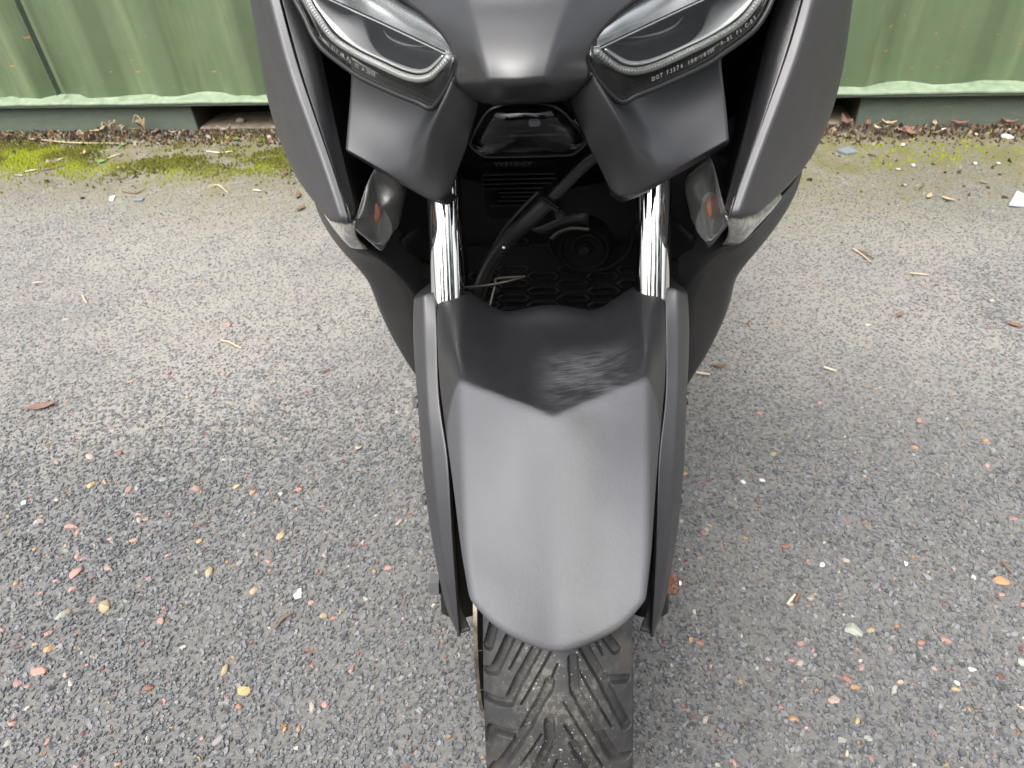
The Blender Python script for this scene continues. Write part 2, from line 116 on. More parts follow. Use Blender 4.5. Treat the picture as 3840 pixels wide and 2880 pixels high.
def _fender(t,b):
    o=coord(t); sx=N(t,'SeparateXYZ'); t.links.new(o,sx.inputs[0])
    x,y=sx.outputs['X'],sx.outputs['Y']
    g=noise(t,o,430,3,.6,.8); v=noise(t,o,14,4,.6); d=noise(t,o,70,3,.6)
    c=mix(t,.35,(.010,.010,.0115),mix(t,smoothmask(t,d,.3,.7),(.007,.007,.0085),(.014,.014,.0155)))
    # front face paler: road dust plus skylight painted in; scoop shade-dark behind V step
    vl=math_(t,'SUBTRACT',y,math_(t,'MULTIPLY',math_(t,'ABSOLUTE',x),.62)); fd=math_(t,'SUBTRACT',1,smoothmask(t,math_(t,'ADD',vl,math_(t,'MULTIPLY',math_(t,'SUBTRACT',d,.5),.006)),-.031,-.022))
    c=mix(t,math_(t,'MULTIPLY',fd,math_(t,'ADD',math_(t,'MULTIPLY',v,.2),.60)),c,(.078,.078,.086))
    # dusty smear behind the V step, brushed sideways
    st=noise(t,coord(t,scale=(55,260,260)),1,3,.6)
    cx=math_(t,'ABSOLUTE',math_(t,'SUBTRACT',x,.030)); cy=math_(t,'ABSOLUTE',math_(t,'SUBTRACT',y,.047))
    reg=math_(t,'MULTIPLY',math_(t,'SUBTRACT',1,smoothmask(t,cx,.014,.056)),math_(t,'SUBTRACT',1,smoothmask(t,cy,.025,.085)))
    sm=math_(t,'MULTIPLY',reg,smoothmask(t,math_(t,'ADD',math_(t,'MULTIPLY',st,.45),math_(t,'MULTIPLY',v,.6)),.40,.66))
    c=mix(t,math_(t,'MULTIPLY',sm,.48),c,(.10,.10,.107))
    # worn streak down the middle of the front face
    wob=math_(t,'ADD',x,math_(t,'MULTIPLY',math_(t,'SUBTRACT',v,.5),.03))
    stx=math_(t,'SUBTRACT',1,smoothmask(t,math_(t,'ABSOLUTE',math_(t,'SUBTRACT',wob,.022)),.0,.026))
    sty=math_(t,'SUBTRACT',1,smoothmask(t,y,-.03,-.012))
    sk=math_(t,'MULTIPLY',math_(t,'MULTIPLY',stx,sty),smoothmask(t,d,.1,.45))
    c=mix(t,math_(t,'MULTIPLY',sk,.85),c,(.022,.0225,.023))
    t.links.new(c,b.inputs['Base Color'])
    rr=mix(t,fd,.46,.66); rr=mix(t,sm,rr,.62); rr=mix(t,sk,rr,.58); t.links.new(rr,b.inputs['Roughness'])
    bump(t,b,g,.42,.0007)
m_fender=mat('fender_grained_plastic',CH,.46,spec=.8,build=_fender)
def _chrome(t,b):
    o=coord(t); n=noise(t,o,160,3,.6)
    t.links.new(ramp(t,n,[(.55,.04),(.75,.16)]),b.inputs['Roughness'])
m_chrome=mat('polished_chrome',(.72,.72,.72),.05,1,build=_chrome)
m_silver=mat('silver_bezel',(.86,.86,.88),.30,.8)
m_guide=mat('clear_light_guide',(.22,.225,.215),.15,0,coat=.5)
m_steel=mat('zinc_steel',(.42,.42,.43),.35,1)
def _rust(t,b):
    o=coord(t); n=noise(t,o,260,4,.65)
    t.links.new(ramp(t,n,[(.3,(.05,.022,.012)),(.5,(.14,.06,.035)),(.72,(.22,.17,.14))]),b.inputs['Base Color'])
    bump(t,b,n,.6,.0008)
m_rust=mat('rusty_steel',(.14,.06,.035),.7,.3,build=_rust)
def _disc(t,b):
    o=coord(t); n=noise(t,o,60,4,.6)
    t.links.new(ramp(t,n,[(.35,(.10,.08,.06)),(.6,(.26,.23,.19))]),b.inputs['Base Color'])
m_disc=mat('brake_disc_steel',(.24,.21,.17),.45,.7,build=_disc)
def _rubber(t,b):
    o=coord(t); sx=N(t,'SeparateXYZ'); t.links.new(o,sx.inputs[0])
    x=math_(t,'ABSOLUTE',sx.outputs['X'])
    big=noise(t,o,26,4,.65); sp=noise(t,o,520,2,.5); sp2=noise(t,o,170,3,.6)
    cen=math_(t,'SUBTRACT',1,smoothmask(t,x,.012,.05))
    c=mix(t,smoothmask(t,big,.35,.7),(.022,.022,.0228),(.042,.041,.040))
    dust=math_(t,'MULTIPLY',smoothmask(t,math_(t,'ADD',math_(t,'MULTIPLY',sp2,.7),math_(t,'MULTIPLY',big,.4)),.56,.66),math_(t,'ADD',math_(t,'MULTIPLY',cen,.18),.04))
    c=mix(t,dust,c,(.23,.21,.17))
    spk=math_(t,'MULTIPLY',smoothmask(t,sp,.685,.72),math_(t,'ADD',math_(t,'MULTIPLY',cen,.8),.1))
    c=mix(t,spk,c,(.42,.40,.34))
    brn=math_(t,'MULTIPLY',smoothmask(t,x,.040,.054),smoothmask(t,big,.45,.65))
    c=mix(t,math_(t,'MULTIPLY',brn,.2),c,(.085,.06,.042))
    t.links.new(c,b.inputs['Base Color'])
    bump(t,b,noise(t,o,700,3,.6),.4,.0005)
m_rubber=mat('dusty_tyre_rubber',(.03,.03,.03),.58,spec=.42,build=_rubber)
m_hose=mat('black_rubber_hose',(.012,.012,.012),.33)
m_amber=mat('amber_bulb',(.42,.17,.09),.3,0,coat=.4)
def glassy(name,tint=(1,1,1),rough=.02,ior=1.5,extra=0.):
    m=bpy.data.materials.new(name); m.use_nodes=True; t=m.node_tree; t.nodes.clear()
    out=N(t,'OutputMaterial'); tr=N(t,'BsdfTransparent'); gl=N(t,'BsdfGlossy'); fr=N(t,'Fresnel'); mx=N(t,'MixShader')
    tr.inputs[0].default_value=(*tint,1); gl.inputs['Roughness'].default_value=rough; fr.inputs[0].default_value=ior
    f=math_(t,'ADD',fr.outputs[0],extra,True)
    t.links.new(f,mx.inputs[0]); t.links.new(tr.outputs[0],mx.inputs[1]); t.links.new(gl.outputs[0],mx.inputs[2]); t.links.new(mx.outputs[0],out.inputs[0])
    return m
m_lens=glassy('clear_polycarbonate_lens',(.98,.99,.98),.01,1.38,0)
m_refl=mat('chromed_reflector',(.85,.86,.87),.25,1)
m_darkrefl=mat('reflector_painted_dark',(.008,.008,.0075),.3,0,spec=.3)  # chrome bowl; its dark ground reflection is painted as a near-black base
m_hous=mat('headlight_housing',(.018,.018,.019),.3)
m_lens2=glassy('ribbed_clear_lens',(.97,.97,.97),.25,1.4,0)
def _milky(m,f=.22):
    t=m.node_tree; out=[n for n in t.nodes if n.type=='OUTPUT_MATERIAL'][0]; src=out.inputs[0].links[0].from_socket
    p=N(t,'BsdfPrincipled'); p.inputs['Base Color'].default_value=(.5,.5,.49,1); p.inputs['Roughness'].default_value=.25
    mxs=N(t,'MixShader'); mxs.inputs[0].default_value=f; t.links.new(src,mxs.inputs[1]); t.links.new(p.outputs[0],mxs.inputs[2]); t.links.new(mxs.outputs[0],out.inputs[0])
_milky(m_lens2,.2)
m_smoke=glassy('smoked_clear_lens',(.50,.51,.55),.09,1.45,0)
m_white=mat('white_plastic',(.75,.76,.76),.4)
m_etch=mat('etched_lettering',(.20,.205,.20),.5)

# ---------------------------------------------------------------- object helpers
def tag(o,label=None,cat=None,group=None,kind=None):
    if label: o['label']=label
    if cat: o['category']=cat
    if group: o['group']=group
    if kind: o['kind']=kind
    return o
def empty(name,loc=(0,0,0),rz=0):
    e=bpy.data.objects.new(name,None); COL.objects.link(e); e.location=loc; e.rotation_euler=(0,0,rz); e.empty_display_size=.05; return e
def link(name,me,m,parent=None,matrix=None,smooth=True):
    o=bpy.data.objects.new(name,me); COL.objects.link(o)
    if m is not None and not me.materials: me.materials.append(m)
    if smooth is not None and len(me.polygons): me.polygons.foreach_set('use_smooth',[bool(smooth)]*len(me.polygons))
    if parent is not None: o.parent=parent
    if matrix is not None: o.matrix_basis=matrix
    return o
def mesh(name,v,f):
    me=bpy.data.meshes.new(name); me.from_pydata([tuple(map(float,q)) for q in v],[],f); me.validate(); me.update(); return me
def crom(pts,n):
    """resample a polyline to n points by arc length (Catmull-Rom)"""
    p=np.array(pts,float); d=np.r_[0,np.cumsum(np.linalg.norm(np.diff(p,axis=0),axis=1))]; u=np.linspace(0,d[-1],n)
    pe=np.vstack([2*p[0]-p[1],p,2*p[-1]-p[-2]]); out=[]
    for x in u:
        i=min(max(np.searchsorted(d,x,side='right')-1,0),len(p)-2); t=(x-d[i])/max(d[i+1]-d[i],1e-9)
        a,b,c,e=pe[i],pe[i+1],pe[i+2],pe[i+3]
        out.append(.5*((2*b)+(-a+c)*t+(2*a-5*b+4*c-e)*t*t+(-a+3*b-3*c+e)*t**3))
    return np.array(out)
def gridmesh(name,rows,crease_rows=(),crease_cols=(),cv=.75,flip=False,close=False,part=None,rpart=None):
    nr,nc=len(rows),len(rows[0]); v=[tuple(q) for r in rows for q in r]; f=[]
    for i in range(nr-1):
        for j in range(nc-1+(1 if close else 0)):
            k=(j+1)%nc; q=(i*nc+j,i*nc+k,(i+1)*nc+k,(i+1)*nc+j); f.append(q[::-1] if flip else q)
    me=mesh(name,v,f)
    if len(crease_rows) or len(crease_cols):
        at=me.attributes.new('crease_edge','FLOAT','EDGE')
        for e in me.edges:
            a,b=e.vertices; ra,ca=divmod(a,nc); rb,cb=divmod(b,nc)
            if ra==rb and ra in crease_rows: at.data[e.index].value=cv
            if ca==cb and ca in crease_cols: at.data[e.index].value=cv
            if rpart and ra==rb==rpart[0] and min(ca,cb)>=rpart[1] and max(ca,cb)<=rpart[2]: at.data[e.index].value=rpart[3]
            if part and ca==cb and ca==part[0]: at.data[e.index].value=part[1] if max(ra,rb)<=part[2] else (part[1]*.3 if max(ra,rb)==part[2]+1 else 0)
    return me
def shell(o,sub=2,thick=.0025,offset=-1,bev=0):
    if sub:
        s=o.modifiers.new('sub','SUBSURF'); s.levels=sub; s.render_levels=sub; s.boundary_smooth='PRESERVE_CORNERS'
    if thick:
        s=o.modifiers.new('solid','SOLIDIFY'); s.thickness=thick; s.offset=offset; s.use_even_offset=False
    if bev:
        s=o.modifiers.new('bev','BEVEL'); s.width=bev; s.segments=2; s.limit_method='ANGLE'; s.angle_limit=R(50)
    return o
def mx(pts,s): return [(s*a,b,c) for a,b,c in pts]
def tube(name,pts,rad,m,parent=None,seg=12,n=None,caps=True,matrix=None):
    P_=crom(pts,n) if n else np.array(pts,float); k=len(P_)
    rr=np.full(k,rad) if np.isscalar(rad) else np.interp(np.linspace(0,1,k),np.linspace(0,1,len(rad)),rad)
    v=[];prev=None
    for i in range(k):
        t=P_[min(i+1,k-1)]-P_[max(i-1,0)]; t/=np.linalg.norm(t)+1e-12
        if prev is None:
            a=np.array([0,0,1.]) if abs(t[2])<.9 else np.array([1.,0,0]); u=np.cross(t,a)
        else: u=prev-t*(prev@t)
        u/=np.linalg.norm(u); prev=u; w_=np.cross(t,u)
        for j in range(seg):
            a=2*math.pi*j/seg; v.append(P_[i]+rr[i]*(math.cos(a)*u+math.sin(a)*w_))
    f=[(i*seg+j,i*seg+(j+1)%seg,(i+1)*seg+(j+1)%seg,(i+1)*seg+j) for i in range(k-1) for j in range(seg)]
    if caps: f.append(tuple(range(seg))[::-1]); f.append(tuple((k-1)*seg+j for j in range(seg)))
    o=link(name,mesh(name,v,f),m,parent,matrix); o.data.set_sharp_from_angle(angle=R(50)); return o
def lathe(name,prof,m,parent=None,seg=32,axis='x',c=(0,0,0),matrix=None,smooth=True):
    """prof: (axial, radius) list revolved round an axis through c"""
    v=[];k=len(prof)
    for (a,r) in prof:
        for j in range(seg):
            t=2*math.pi*j/seg; p=(a,r*math.cos(t),r*math.sin(t)) if axis=='x' else ((r*math.cos(t),a,r*math.sin(t)) if axis=='y' else (r*math.cos(t),r*math.sin(t),a))
            v.append((p[0]+c[0],p[1]+c[1],p[2]+c[2]))
    f=[(i*seg+j,i*seg+(j+1)%seg,(i+1)*seg+(j+1)%seg,(i+1)*seg+j) for i in range(k-1) for j in range(seg)]
    f.append(tuple(range(seg))[::-1]); f.append(tuple((k-1)*seg+j for j in range(seg)))
    o=link(name,mesh(name,v,f),m,parent,matrix,smooth)
    if smooth: o.data.set_sharp_from_angle(angle=R(40))
    return o
def boxm(name,size,loc=(0,0,0),bev=.0,rot=None):
    bm=bmesh.new(); bmesh.ops.create_cube(bm,size=1); bmesh.ops.scale(bm,vec=size,verts=bm.verts)
    if bev: bmesh.ops.bevel(bm,geom=bm.edges[:],offset=bev,segments=2,affect='EDGES')
    if rot is not None: bmesh.ops.transform(bm,matrix=rot,verts=bm.verts)
    bmesh.ops.translate(bm,vec=loc,verts=bm.verts)
    me=bpy.data.meshes.new(name); bm.to_mesh(me); bm.free(); return me
def joinm(name,parts):
    bm=bmesh.new()
    for p in parts:
        if isinstance(p,tuple):
            k=len(bm.verts); bm.from_mesh(p[0]); bm.verts.ensure_lookup_table(); bmesh.ops.transform(bm,matrix=p[1],verts=bm.verts[k:])
        else: bm.from_mesh(p)
    me=bpy.data.meshes.new(name); bm.to_mesh(me); bm.free(); return me
def glyphs(chars):
    obs=[]
    for ch in sorted(set(chars)):
        cu=bpy.data.curves.new('glyph','FONT'); cu.body=ch; cu.size=1; cu.align_x='CENTER'; cu.extrude=.02; cu.resolution_u=2
        ob=bpy.data.objects.new('glyph',cu); COL.objects.link(ob); obs.append((ch,ob))
    bpy.context.view_layer.update(); dg=bpy.context.evaluated_depsgraph_get(); out={}
    for ch,ob in obs:
        ev=ob.evaluated_get(dg); tm=ev.to_mesh(); v=[tuple(q.co) for q in tm.vertices]; f=[tuple(q.vertices) for q in tm.polygons]; ev.to_mesh_clear(); out[ch]=mesh('glyph',v,f)
    for ch,ob in obs:
        cu=ob.data; bpy.data.objects.remove(ob); bpy.data.curves.remove(cu)
    return out
GLY=glyphs('DOT 73276 100 18750 R-BS PL C-BS 24W05 E13 HR PL 02 A 2000 ASH868AA'.replace(' ',''))
class VNoise:
    """tileless 2-D value noise for numpy arrays"""
    def __init__(s,seed): s.g=np.random.default_rng(seed).random((256,256))
    def __call__(s,x,y,sc,oct=3):
        out=0;amp=1;tot=0
        for k in range(oct):
            a=x*sc+17.3*k;b=y*sc+9.1*k; i=np.floor(a).astype(int);j=np.floor(b).astype(int);u=a-i;v=b-j;u=u*u*(3-2*u);v=v*v*(3-2*v)
            g=s.g; q=lambda m,n:g[m%256,n%256]
            out=out+amp*((q(i,j)*(1-u)+q(i+1,j)*u)*(1-v)+(q(i,j+1)*(1-u)+q(i+1,j+1)*u)*v); tot+=amp; amp*=.5; sc=sc*2
        return out/tot
def quadmesh(name,V,Q):
    me=bpy.data.meshes.new(name); me.vertices.add(len(V)); me.vertices.foreach_set('co',np.ascontiguousarray(V,dtype=np.float32).ravel())
    me.loops.add(Q.size); me.loops.foreach_set('vertex_index',np.ascontiguousarray(Q,dtype=np.int32).ravel())
    me.polygons.add(len(Q)); me.polygons.foreach_set('loop_start',np.arange(0,Q.size,4,dtype=np.int32))
    me.update(calc_edges=True); me.validate(); return me
def colattr(me,cols,domain='FACE'):
    a=me.color_attributes.new('tint','FLOAT_COLOR','POINT' if domain=='POINT' else 'CORNER') if False else me.attributes.new('tint','FLOAT_COLOR',domain)
    a.data.foreach_set('color',np.c_[cols,np.ones(len(cols))].astype(np.float32).ravel())
# ================================================================ SETTING
def _ground(t,b):
    o=coord(t)
    sx=N(t,'SeparateXYZ'); t.links.new(o,sx.inputs[0]); x,y=sx.outputs['X'],sx.outputs['Y']
    big=noise(t,o,1.7,4,.6); med=noise(t,o,9,4,.6); fine=noise(t,o,120,3,.6); gr=noise(t,o,420,2,.6)
    vo=N(t,'TexVoronoi',feature='F1'); vo.inputs['Scale'].default_value=120; t.links.new(o,vo.inputs['Vector'])
    dust=mix(t,med,(.165,.156,.144),(.240,.230,.214)); dust=mix(t,smoothmask(t,fine,.35,.65),mix(t,.62,dust,(.095,.09,.083)),dust)
    band=math_(t,'MULTIPLY',smoothmask(t,math_(t,'ADD',y,math_(t,'MULTIPLY',math_(t,'SUBTRACT',med,.5),.5)),.85,1.25),smoothmask(t,big,.3,.6)); dust=mix(t,math_(t,'MULTIPLY',band,.5),dust,(.285,.266,.236))
    near=math_(t,'SUBTRACT',1,smoothmask(t,math_(t,'ADD',y,math_(t,'MULTIPLY',math_(t,'SUBTRACT',big,.5),.8)),.55,1.25)); dust=mix(t,math_(t,'MULTIPLY',near,.5),dust,(.092,.090,.088))
    chip=mix(t,vo.outputs['Color'],(.06,.062,.066),(.14,.14,.143))
    f=smoothmask(t,math_(t,'ADD',vo.outputs['Distance'],math_(t,'MULTIPLY',math_(t,'SUBTRACT',math_(t,'ADD',math_(t,'MULTIPLY',big,.6),math_(t,'MULTIPLY',med,.4)),.5),.7)),.26,.46)
    c=mix(t,f,chip,dust)
    # damp algae tint on the strip of ground in front of the container
    d=math_(t,'ADD',math_(t,'ADD',y,math_(t,'MULTIPLY',x,.198)),-2.769)   # metres from the container's foot (negative = towards camera)
    dd=math_(t,'ADD',d,math_(t,'MULTIPLY',math_(t,'SUBTRACT',big,.5),.5))
    alg=math_(t,'MULTIPLY',smoothmask(t,dd,-1.0,-.30),smoothmask(t,med,.15,.7))
    c=mix(t,math_(t,'MULTIPLY',alg,.95),c,mix(t,fine,(.075,.068,.018),(.165,.15,.06)))
    soil=smoothmask(t,math_(t,'ADD',d,math_(t,'MULTIPLY',math_(t,'SUBTRACT',med,.5),.15)),-.14,-.05)
    c=mix(t,math_(t,'MULTIPLY',soil,.85),c,mix(t,fine,(.03,.024,.016),(.11,.085,.055)))
    t.links.new(c,b.inputs['Base Color'])
    bump(t,b,math_(t,'ADD',fine,math_(t,'MULTIPLY',gr,.6)),.55,.004)
m_ground=mat('dusty_chip_seal',(.2,.19,.17),.85,spec=.25,build=_ground)
gm=mesh('ground',[(-40,-40,0),(40,-40,0),(40,40,0),(-40,40,0)],[(0,1,2,3)])
tag(link('ground',gm,m_ground,smooth=False),kind='structure')

def tintmat(name,rough,spec=.4,bscale=300,var=.25,bstr=.4):
    def f(t,b):
        a=N(t,'Attribute',attribute_name='tint'); n=noise(t,coord(t),bscale,3,.6)
        c=mix(t,1.0,a.outputs['Color'],ramp(t,n,[(.25,1-var),(.75,1+var*.6)]),'MULTIPLY')
        t.links.new(c,b.inputs['Base Color']); bump(t,b,n,bstr,.0008)
    return mat(name,(.1,.1,.1),rough,spec=spec,build=f)
m_chip=tintmat('stone_chippings',.55,.45)
m_moss=tintmat('moss_cushions',.9,.15,900,.5,.8)
m_crumb=tintmat('soil_crumbs',.9,.2,500,.4)
def chips(name,x,y,size,asp,rot,h,tops,cols,m,n=6,zb=-.002,label=None,cat=None,tilt=.3,dome=False):
    K=len(x); ang=np.arange(n)*2*np.pi/n
    jit=RNG.uniform(.72,1.2,(K,n)); a=ang[None]+RNG.uniform(-.25,.25,(K,n))
    lx=np.cos(a)*jit*size[:,None]*.5; ly=np.sin(a)*jit*(size*asp)[:,None]*.5
    c,s=np.cos(rot)[:,None],np.sin(rot)[:,None]
    tx=RNG.normal(0,tilt,(K,1)); ty=RNG.normal(0,tilt,(K,1))
    bx,by=x[:,None]+c*lx-s*ly,y[:,None]+s*lx+c*ly
    sc=tops if np.ndim(tops) else tops*np.ones(K); sc=sc[:,None]*RNG.uniform(.85,1.1,(K,n))
    ux,uy=lx*sc,ly*sc; tz=h[:,None]*RNG.uniform(.75,1.1,(K,n))+tx*ux+ty*uy
    X,Yv=x[:,None]+c*ux-s*uy,y[:,None]+s*ux+c*uy
    V=np.empty((K,2*n,3)); V[:,:n,0]=bx;V[:,:n,1]=by;V[:,:n,2]=zb;V[:,n:,0]=X;V[:,n:,1]=Yv;V[:,n:,2]=tz
    q=[[j,(j+1)%n,n+(j+1)%n,n+j] for j in range(n)]+[[n,n+1,n+2,n+3],[n,n+3,n+4,n+5]]
    me=quadmesh(name,V.reshape(-1,3),(np.array(q)[None]+(np.arange(K)*2*n)[:,None,None]).reshape(-1,4))
    colattr(me,np.repeat(cols,n+2,axis=0)); o=link(name,me,m,smooth=dome); 
    return tag(o,label,cat,kind='stuff')
CY=lambda x:2.769-.198*x           # the line of the container's foot
VN=VNoise(3)
def scatter(n,dens):
    x=RNG.uniform(-2.9,2.6,n); y=RNG.uniform(-.25,3.3,n); xl=-.73-(y-.45)*.515; xr=.60+(y-.35)*.6
    out=np.maximum(np.maximum(xl-x,x-xr),.42-y); ok=(RNG.random(n)<np.clip(1.15-out/.62,0,1)**1.6*np.where(out>.12,.7,1))&(y<CY(x)-.02); x,y=x[ok],y[ok]; k=RNG.random(len(x))<dens(x,y); return x[k],y[k]
def dustf(x,y):
    d=VN(x+5,y+5,1.6,4)*.9+VN(x+3,y+8,6,3)*.5-.25
    d=d-.10+.42*np.clip((y-.80)/.5,0,1)-.10*np.clip((y-1.6)/.5,0,1)+np.where(x>.25,.10,0)-.10*np.clip((.62-y)/.2,0,1)
    return np.clip(d,0,1)
def _chipdens(x,y): return np.clip(1.05-.35*np.clip((y-1.1)/1.2,0,1)-.55*np.clip((y-CY(x)+.75)/.5,0,1),.05,1)
cx_,cy_=scatter(660000,lambda x,y:_chipdens(x,y)*(1-.58*np.clip((y+.25*VN(x,y,2,2)-1.05)/.7,0,1)))
du=dustf(cx_,cy_); K=len(cx_)
keep=RNG.random(K)<(1.0-.55*du*np.clip((cy_-.4)/.6,.3,1)); cx_,cy_,du=cx_[keep],cy_[keep],du[keep]; K=len(cx_)
sz=np.clip(RNG.lognormal(math.log(.0070),.32,K),.0035,.014)
hh=RNG.uniform(.0006,.0040,K)*(1-.7*du)*(1-.55*np.clip((cy_-1.1)/.5,0,1))+.0003
g=RNG.uniform(.07,.155,K); base=np.c_[g*.96,g*1.0,g*1.05]
pal=np.array([(.36,.17,.12),(.40,.26,.20),(.44,.40,.33),(.38,.22,.07),(.30,.29,.26),(.24,.09,.07)])
isc=RNG.random(K)<.024; pi=RNG.integers(0,len(pal),K); base[isc]=pal[pi[isc]]*RNG.uniform(.6,.95,(isc.sum(),1))
dustc=np.array([.22,.208,.19]); md=np.clip(du*.55-.10+RNG.normal(0,.12,K),0,.6)[:,None]*(1-.45*np.clip((cy_-1.2)/.5,0,1))[:,None]; md[isc]*=.4
alg=np.clip((cy_-CY(cx_)+.8)/.6,0,1)[:,None]*.5
base=base*(1-md)+dustc*md; base=base*(1-alg)+np.array([.13,.12,.055])*alg
chips('stone_chippings',cx_,cy_,sz,RNG.uniform(.55,.9,K),RNG.uniform(0,6.28,K),hh,RNG.uniform(.62,.9,K),base,m_chip,label='dark slate chippings bedded in grey dust across the yard',cat='gravel')
# moss cushions along the container
def mossd(x,y):
    d=CY(x)-y; n=VN(x+1,y*1.6,4.5,4)
    left=np.where(x<-.25,1,.03)
    return np.clip((n-.34)*4.0,0,1)*np.exp(-((d-.27)/.12)**2)*left+ .05*np.exp(-((d-.40)/.12)**2)*(n>.5)
x,y=scatter(640000,lambda x,y:mossd(x,y)*1.3); K=len(x); s=RNG.uniform(.005,.014,K)
v=RNG.random((K,1)); hot=np.clip((VN(x,y,6,3)-.45)*5,0,1)[:,None]
cm=(1-v)*np.array([.05,.052,.010])+v*np.array([.125,.13,.016]); cm=cm*(1-hot*.55)+np.array([.25,.29,.018])*hot*.6
chips('moss',x,y,s,RNG.uniform(.7,1,K),RNG.uniform(0,6.28,K),RNG.uniform(.003,.011,K),.45,cm,m_moss,label='yellow green moss growing in a strip along the container foot',cat='moss',dome=True)
# litter and soil crumbs at the foot
def litd(x,y):
    d=CY(x)-y; n=VN(x+7,y+2,7,3); return np.clip(1.25-d/.17,0,1)*np.clip(n*1.7-.2,0,1)+.05*np.clip(1-d/.7,0,1)
x,y=scatter(520000,litd); K=len(x)
lp=np.array([(.035,.026,.017),(.07,.052,.034),(.16,.115,.07),(.30,.24,.16),(.20,.09,.05),(.05,.05,.045),(.27,.25,.22)])
ci=RNG.choice(len(lp),K,p=[.3,.25,.14,.1,.07,.08,.06])
chips('soil_litter',x,y,np.clip(RNG.lognormal(math.log(.010),.5,K),.003,.04),RNG.uniform(.25,.8,K),RNG.uniform(0,6.28,K),RNG.uniform(.002,.013,K)*np.clip(1.4-(CY(x)-y)/.2,.3,1),RNG.uniform(.4,.9,K),lp[ci]*RNG.uniform(.7,1.2,(K,1)),m_crumb,label='brown soil crumbs and leaf litter heaped against the container foot',cat='litter',tilt=.6)

# ---- shipping container
def _paint(t,b):
    o=coord(t); sx=N(t,'SeparateXYZ'); t.links.new(o,sx.inputs[0])
    big=noise(t,coord(t,scale=(1,1,.35)),3.2,5,.6,.6); st=noise(t,coord(t,scale=(14,14,1.2)),1,4,.6); sp=noise(t,o,150,2,.5); sc=noise(t,coord(t,scale=(2.5,2.5,6)),2.2,6,.7,2.5)
    c=mix(t,big,(.066,.100,.052),(.114,.150,.079))
    c=mix(t,math_(t,'MULTIPLY',smoothmask(t,st,.45,.75),.45),c,(.20,.25,.13))
    c=mix(t,math_(t,'MULTIPLY',smoothmask(t,sc,.60,.66),.35),c,(.075,.115,.07))
    c=mix(t,smoothmask(t,sp,.74,.78),c,(.33,.36,.27))
    wh=smoothmask(t,noise(t,coord(t,scale=(1,1,3)),23,2,.4),.745,.76)
    c=mix(t,math_(t,'MULTIPLY',wh,.8),c,(.42,.16,.06))
    t.links.new(c,b.inputs['Base Color']); t.links.new(ramp(t,big,[(.3,.38),(.7,.55)]),b.inputs['Roughness'])
    bump(t,b,noise(t,o,11,3,.5),.25,.01)
m_green=mat('weathered_green_paint',(.13,.2,.11),.45,build=_paint)
def _lip(t,b):
    o=coord(t); n=noise(t,o,30,4,.6)
    t.links.new(ramp(t,n,[(.3,(.12,.175,.105)),(.7,(.22,.265,.18))]),b.inputs['Base Color'])
m_lip=mat('chalky_green_paint',(.3,.36,.25),.5,build=_lip)
def _rail(t,b):
    o=coord(t); n=noise(t,coord(t,scale=(3,3,9)),5,5,.65); sp=noise(t,o,170,2,.5)
    c=mix(t,n,(.060,.082,.062),(.125,.15,.115)); c=mix(t,smoothmask(t,sp,.66,.72),c,(.26,.27,.22))
    t.links.new(c,b.inputs['Base Color']); bump(t,b,n,.3,.006)
m_rail=mat('grimy_green_paint',(.09,.12,.09),.7,build=_rail)
m_dkpk=mat('dirty_dark_steel',(.055,.045,.035),.85)
m_pkfl=mat('sandy_sediment',(.26,.22,.16),.9,build=lambda t,b:t.links.new(ramp(t,noise(t,coord(t),28,4,.6),[(.3,(.15,.11,.07)),(.65,(.30,.26,.20))]),b.inputs['Base Color']))
CT=empty('shipping_container',(-2.0065,3.1665,0),R(-11.2))
tag(CT,'weathered green corrugated shipping container standing behind the scooter','container')
S0,S1=-1.05,5.05; ZT=.128
pr=[];s=S0
prof=[(0,.027),(.085,.027),(.155,-.015),(.245,-.015)]
k0=math.floor((S0)/.322)
for k in range(k0,int(S1/.322)+2):
    for a,n_ in prof:
        q=k*.322+a-.10
        if S0<=q<=S1: pr.append((q,n_+random.uniform(-.002,.002)))
zs=np.linspace(ZT,2.55,9)
rows=[[(q,n_+.004*math.sin(q*2.3+z*1.7),z) for q,n_ in pr] for z in zs]
wl=link('side_wall',gridmesh('side_wall',rows),m_green,CT,smooth=False)
bv=wl.modifiers.new('bev','BEVEL'); bv.width=.010; bv.segments=3; bv.limit_method='ANGLE'; bv.angle_limit=R(15)
# weld bead / sheet flange along the foot: a wavy-backed strip on the rail's top flange
fl=[];nn=180
for i in range(nn+1):
    q=S0+(S1-S0)*i/nn; u=((q+.10)/.322)%1
    back=np.interp(u,[0,.264,.481,.761,1],[.027,.027,-.015,-.015,.027])
    wv=.003*math.sin(q*9)+.002*math.sin(q*31)
    fl.append([(q,-.040,ZT-.010+wv*.3),(q,-.042,ZT-.004+wv*.4),(q,-.036,ZT+.001+wv*.4),(q,back-.010,ZT+.003+wv*.5),(q,back+.002,ZT+.012+wv)])
link('foot_flange',gridmesh('foot_flange',fl,flip=True),m_lip,CT)
PK=[(.805,1.27),(2.92,3.375)]
def cbox(n,s0,s1,n0,n1,z0,z1,m): return link(n,boxm(n,(s1-s0,n1-n0,z1-z0),((s0+s1)/2,(n0+n1)/2,(z0+z1)/2),.002),m,CT,smooth=False)
cbox('bottom_rail',S0,S1,-.036,.06,.108,.119,m_rail)
e=[S0,PK[0][0],PK[0][1],PK[1][0],PK[1][1],S1]
for a,b_ in ((0,1),(2,3),(4,5)): cbox('bottom_rail',e[a],e[b_],.0,.008,-.03,.1085,m_rail)
